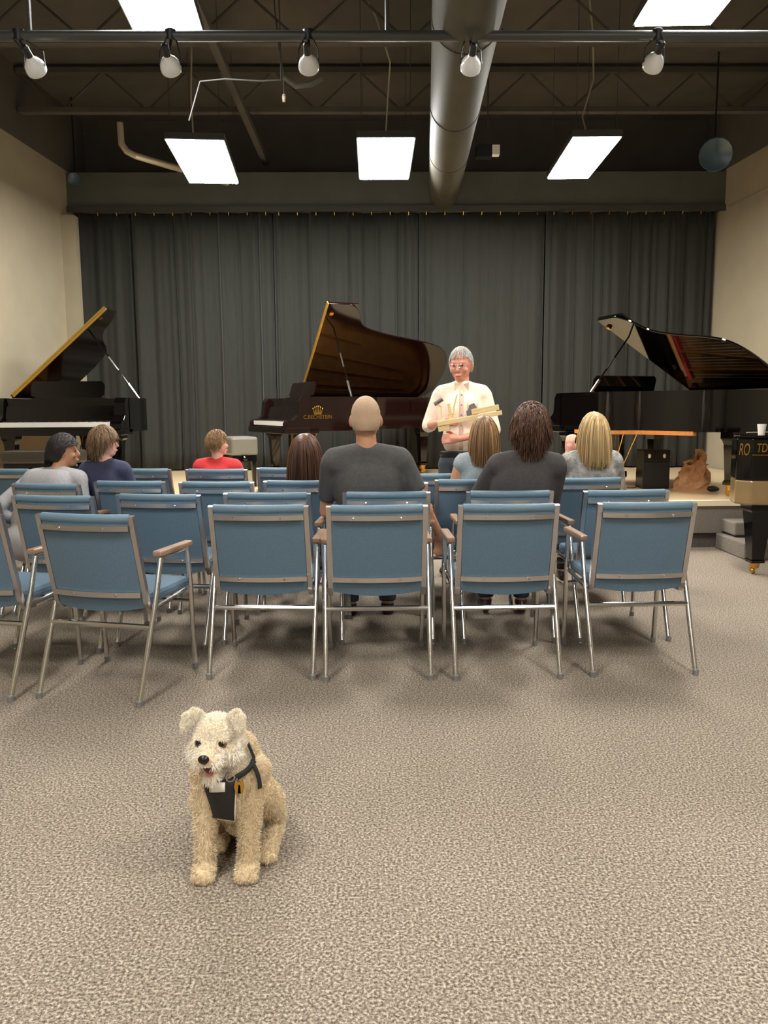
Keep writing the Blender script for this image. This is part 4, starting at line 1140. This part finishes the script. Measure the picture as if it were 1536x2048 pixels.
# head, turned to the left of the picture and tipped up
HD = Matrix.Translation((-.019, .028, .409)) @ Matrix.Rotation(R(-6), 4, 'Z') @ Matrix.Rotation(R(6), 4, 'X')
D.T = HD
D.ell((0, 0, .018), (.058, .062, .050)); D.ell((0, -.02, -.002), (.054, .052, .044)); D.ell((0, -.045, -.008), (.040, .045, .034)); 
D.cone((0, -.04, -.002), .034, (0, -.098, -.008), .023); D.ell((0, -.100, -.006), (.024, .018, .019))
for q in (-1, 1):
    D.ell((q * .030, -.048, .026), (.018, .014, .010)); D.ell((q * .045, -.025, -.018), (.026, .034, .030)); D.ell((q * .018, -.082, -.018), (.018, .030, .016))
# lower jaw, dropped open
D.cone((0, -.02, -.048), .026, (0, -.066, -.076), .016); D.ell((0, -.074, -.079), (.017, .014, .009))
D.T = Matrix.Identity(4)
DK = 1.04
dog = empty('dog', (DX, DY, 0), 0, 'cream wire haired terrier sitting on the carpet in a black chest harness', 'dog')
dog.scale = (DK, DK, DK)
db = D.build('body', DM, dog, .0045, 3)
# ears: folded triangular flaps
def ear(q):
    S = Soft(); S.T = HD
    S.cone((q * .040, .012, .050), .013, (q * .062, .004, .076), .012); S.cone((q * .050, .008, .066), .012, (q * .074, -.012, .070), .010)
    S.cone((q * .060, .0, .074), .011, (q * .084, -.026, .052), .008); S.cone((q * .080, -.012, .072), .010, (q * .083, -.034, .038), .006); S.cone((q * .056, .0, .070), .010, (q * .080, -.034, .048), .007)
    return S.build('ear', M['dogwhite'], dog, .004, 2)
M['dogwhite'] = mat('white dog hair base', (242, 230, 206), .9)
ears = [ear(-1), ear(1)]
for q in (-1, 1):
    S = Soft(); S.T = HD; S.ell((q * .032, -.0575, .015), (.0105, .008, .010)); eo = S.build('eye', M['eye'], dog, .002, 1)
    S = Soft(); S.T = HD; S.ell((q * .031, -.0530, .012), (.0165, .008, .0150)); S.build('eye_stain', mat('tan stained eye rim', (132, 98, 70), .8), dog, .0025, 1)
S = Soft(); S.T = HD; S.ell((0, -.120, .002), (.0165, .011, .013)); S.ell((0, -.114, -.008), (.008, .009, .010)); S.build('nose', mat('black nose leather', (24, 20, 22), .3), dog, .0025, 1)
S = Soft(); S.T = HD; S.ell((0, -.064, -.045), (.021, .032, .022)); S.build('mouth', mat('dark mouth lining', (88, 40, 38), .5), dog, .003, 1)
S = Soft(); S.T = HD; S.ell((0, -.078, -.064), (.012, .020, .005)); S.build('tongue', mat('pink tongue', (206, 128, 122), .4), dog, .0025, 1)
S = Soft(); S.ell((.034, .072, .062), (.008, .012, .012)); S.build('belly_tip', mat('pink belly skin', (214, 150, 140), .5), dog, .003, 1)

# coat: short curly locks growing out of the body surface
def coat(src, n, name, m, seed, lenf, width):
    r = np.random.default_rng(seed); me = src.data; me.calc_loop_triangles()
    V = np.array([v.co for v in me.vertices]); T = np.array([t.vertices for t in me.loop_triangles])
    a, b_, c = V[T[:, 0]], V[T[:, 1]], V[T[:, 2]]; cr = np.cross(b_ - a, c - a); ar = np.linalg.norm(cr, axis=1); N = cr / (ar[:, None] + 1e-12)
    idx = r.choice(len(T), n, p=ar / ar.sum()); u = r.random((n, 2)); fl = u.sum(1) > 1; u[fl] = 1 - u[fl]
    P = a[idx] + (b_ - a)[idx] * u[:, :1] + (c - a)[idx] * u[:, 1:]; Nn = N[idx]
    L, grav, keep = lenf(P, Nn); P, Nn, L, grav = P[keep], Nn[keep], L[keep], grav[keep]; n = len(P)
    curl = r.normal(size=(n, 3)); k = 5; path = np.zeros((n, k, 3)); path[:, 0] = P - Nn * .001
    d = Nn * .8 + curl * .35 + np.array([0, 0, -1]) * grav[:, None]; d /= np.linalg.norm(d, axis=1)[:, None]
    for i in range(1, k):
        path[:, i] = path[:, i - 1] + d * (L / (k - 1))[:, None]
        curl = .6 * curl + .6 * r.normal(size=(n, 3))
        d = d + curl * .38 + np.array([0, 0, -.28]) * (grav[:, None] + .3); d /= np.linalg.norm(d, axis=1)[:, None]
    o = strips(name, path, np.full(n, width) * r.uniform(.7, 1.3, n), m, src, seed, flat=True)
    o['kind'] = 'stuff'; return o
HDi = np.array(HD.inverted())
def to_head(P): return P @ HDi[:3, :3].T + HDi[:3, 3]
def is_head(P): q = to_head(P); return (q[:, 2] > -.098) & (P[:, 2] > .315) & (q[:, 1] < .045)
def bl_len(P, N):
    q = to_head(P); n = len(P); L = np.full(n, .013); g = np.full(n, .35)
    legs = P[:, 2] < .16; L[legs] = .014
    paw = P[:, 2] < .035; L[paw] = .009
    keep = ~is_head(P) & (N[:, 2] > -.95) & (P[:, 2] > .003)
    return L, g, keep
def hd_len(P, N):
    q = to_head(P); n = len(P); L = np.full(n, .011); g = np.full(n, .25)
    beard = (q[:, 2] < -.012) & (q[:, 1] < -.015); L[beard] = .024; g[beard] = 1.1
    mus = (q[:, 2] >= -.03) & (q[:, 2] < .004) & (q[:, 1] < -.05); L[mus] = .020; g[mus] = .9
    keep = is_head(P)
    for s_ in (-1, 1): keep &= np.linalg.norm(q - np.array([s_ * .031, -.060, .014]), axis=1) > .014
    keep &= np.linalg.norm(q - np.array([0, -.118, 0]), axis=1) > .021
    keep &= ~((np.abs(q[:, 0]) < .020) & (q[:, 1] < -.048) & (q[:, 2] < -.026) & (q[:, 2] > -.070))
    L[np.linalg.norm(q - np.array([0, -.11, 0]), axis=1) < .03] = .006
    return L, g, keep
coat(db, 52000, 'body_coat', mat('cream curly coat', (214, 192, 154), .8, island=.14, rgb2=(246, 230, 198)), 31, bl_len, .0012)
coat(db, 90000, 'head_coat', mat('white head coat', (246, 234, 212), .8, island=.06, rgb2=(255, 252, 242)), 32, hd_len, .0011)
for e in ears: coat(e, 5000, 'ear_coat', mat('white ear coat', (236, 222, 194), .8, island=.1, rgb2=(255, 248, 232)), 33, lambda P, N: (np.full(len(P), .009), np.full(len(P), .4), np.ones(len(P), bool)), .0011)

# harness: chest panel, straps, collar tag - laid on the coat surface
_v = [v.co.copy() for v in db.data.vertices]; _hi = HD.inverted()
def _trunk(c): q = _hi @ c; return not (q.z > -.10 and c.z > .30 and q.y < .0)
bt = BVHTree.FromPolygons(_v, [tuple(p.vertices) for p in db.data.polygons if _trunk(p.center)])
Cl = Vector((CAMLOC.x - DX, CAMLOC.y - DY, CAMLOC.z)) / DK
def onbody(px, py, off=.016):
    d = ray(px, py).normalized(); h = bt.ray_cast(Cl, d)
    if h[0] is None:
        h = bt.find_nearest(Cl + d * 2.6)
    return h[0], h[1], off
def patch(L, Rr, nu, name, m, off, parent, sm=4):
    """L, Rr: px edge polylines top to bottom; the sheet lies over the chest"""
    P = np.zeros((nu, len(L), 3))
    for j, (a, b) in enumerate(zip(L, Rr)):
        for i in range(nu):
            t = i / (nu - 1); p, n, _ = onbody(a[0] + (b[0] - a[0]) * t, a[1] + (b[1] - a[1]) * t)
            P[i, j] = p + Vector((n.x, min(n.y, -.3), n.z)).normalized() * off
    for _ in range(sm):
        Q = P.copy(); Q[1:-1] = (P[:-2] + P[2:] + 2 * P[1:-1]) / 4; P = Q.copy(); P[:, 1:-1] = (Q[:, :-2] + Q[:, 2:] + 2 * Q[:, 1:-1]) / 4
    return grid_mesh(name, P, m, parent, thick=.004)
har = empty('harness'); har.parent = dog
MN = mat('black nylon webbing', (34, 32, 30), .75, noise=.1, nscale=200)
Ls = [(414, 1560), (415, 1572), (416, 1584), (418, 1596), (421, 1608), (426, 1618), (432, 1625)]
Rs = [(470, 1556), (469, 1570), (468, 1584), (467, 1597), (466, 1610), (466, 1620), (466, 1630)]
patch([(a - 3, b + (3 if i == 6 else 0)) for i, (a, b) in enumerate(Ls)], [(a + 3, b + (4 if i == 6 else 0)) for i, (a, b) in enumerate(Rs)], 12, 'white_piping', M['paperwhite'], .014, har)
patch(Ls, Rs, 12, 'chest_panel', MN, .018, har)
patch([(429, 1562), (430, 1570), (430, 1577)], [(453, 1560), (453, 1569), (453, 1577)], 5, 'white_label', M['paperwhite'], .024, har, 1)
def strap(pts, w, name, m, off):
    q = []
    for (a, b), (c, d_) in zip(pts, pts[1:]):
        for k in range(5): q.append((a + (c - a) * k / 5, b + (d_ - b) * k / 5))
    q.append(pts[-1]); Pn = []
    for a, b in q:
        p, n, _ = onbody(a, b); Pn.append((p + n * off, n))
    ps = np.array([p for p, n in Pn])
    for _ in range(3): ps[1:-1] = (ps[:-2] + ps[2:] + 2 * ps[1:-1]) / 4
    P = np.zeros((3, len(ps), 3))
    for j in range(len(ps)):
        t = Vector(ps[min(j + 1, len(ps) - 1)] - ps[max(j - 1, 0)]).normalized(); sd = t.cross(Pn[j][1]).normalized()
        for i, k in enumerate((-1, 0, 1)): P[i, j] = Vector(ps[j]) + sd * k * w
    return grid_mesh(name, P, m, har, thick=.003)
strap([(462, 1560), (474, 1552), (486, 1544), (500, 1530), (503, 1524)], .008, 'shoulder_strap', MN, .014)
strap([(503, 1526), (500, 1515), (494, 1500), (488, 1488)], .005, 'neck_strap', MN, .014)
strap([(504, 1530), (511, 1541), (515, 1556), (516, 1574)], .006, 'girth_strap', MN, .014)
p, n, _ = onbody(462, 1553)
MB().tube([p + n * .02 + Vector((.012 * math.cos(a), 0, .012 * math.sin(a))) for a in np.linspace(0, 2 * PI, 13)], .0022, 6).build('ring', M['nickel'], har)
p, n, _ = onbody(472, 1566)
for dx, an in ((0, 8), (.012, -12)):
    MB().prism([(-.007, -.022), (.007, -.022), (.009, .0), (0, .022), (-.009, 0)], -.001, .002, Matrix.Translation(p + n * .022 + Vector((dx, -.004, 0))) @ Matrix.Rotation(R(90), 4, 'X') @ Matrix.Rotation(R(an), 4, 'Z')).build('tag', M['brass'], har)
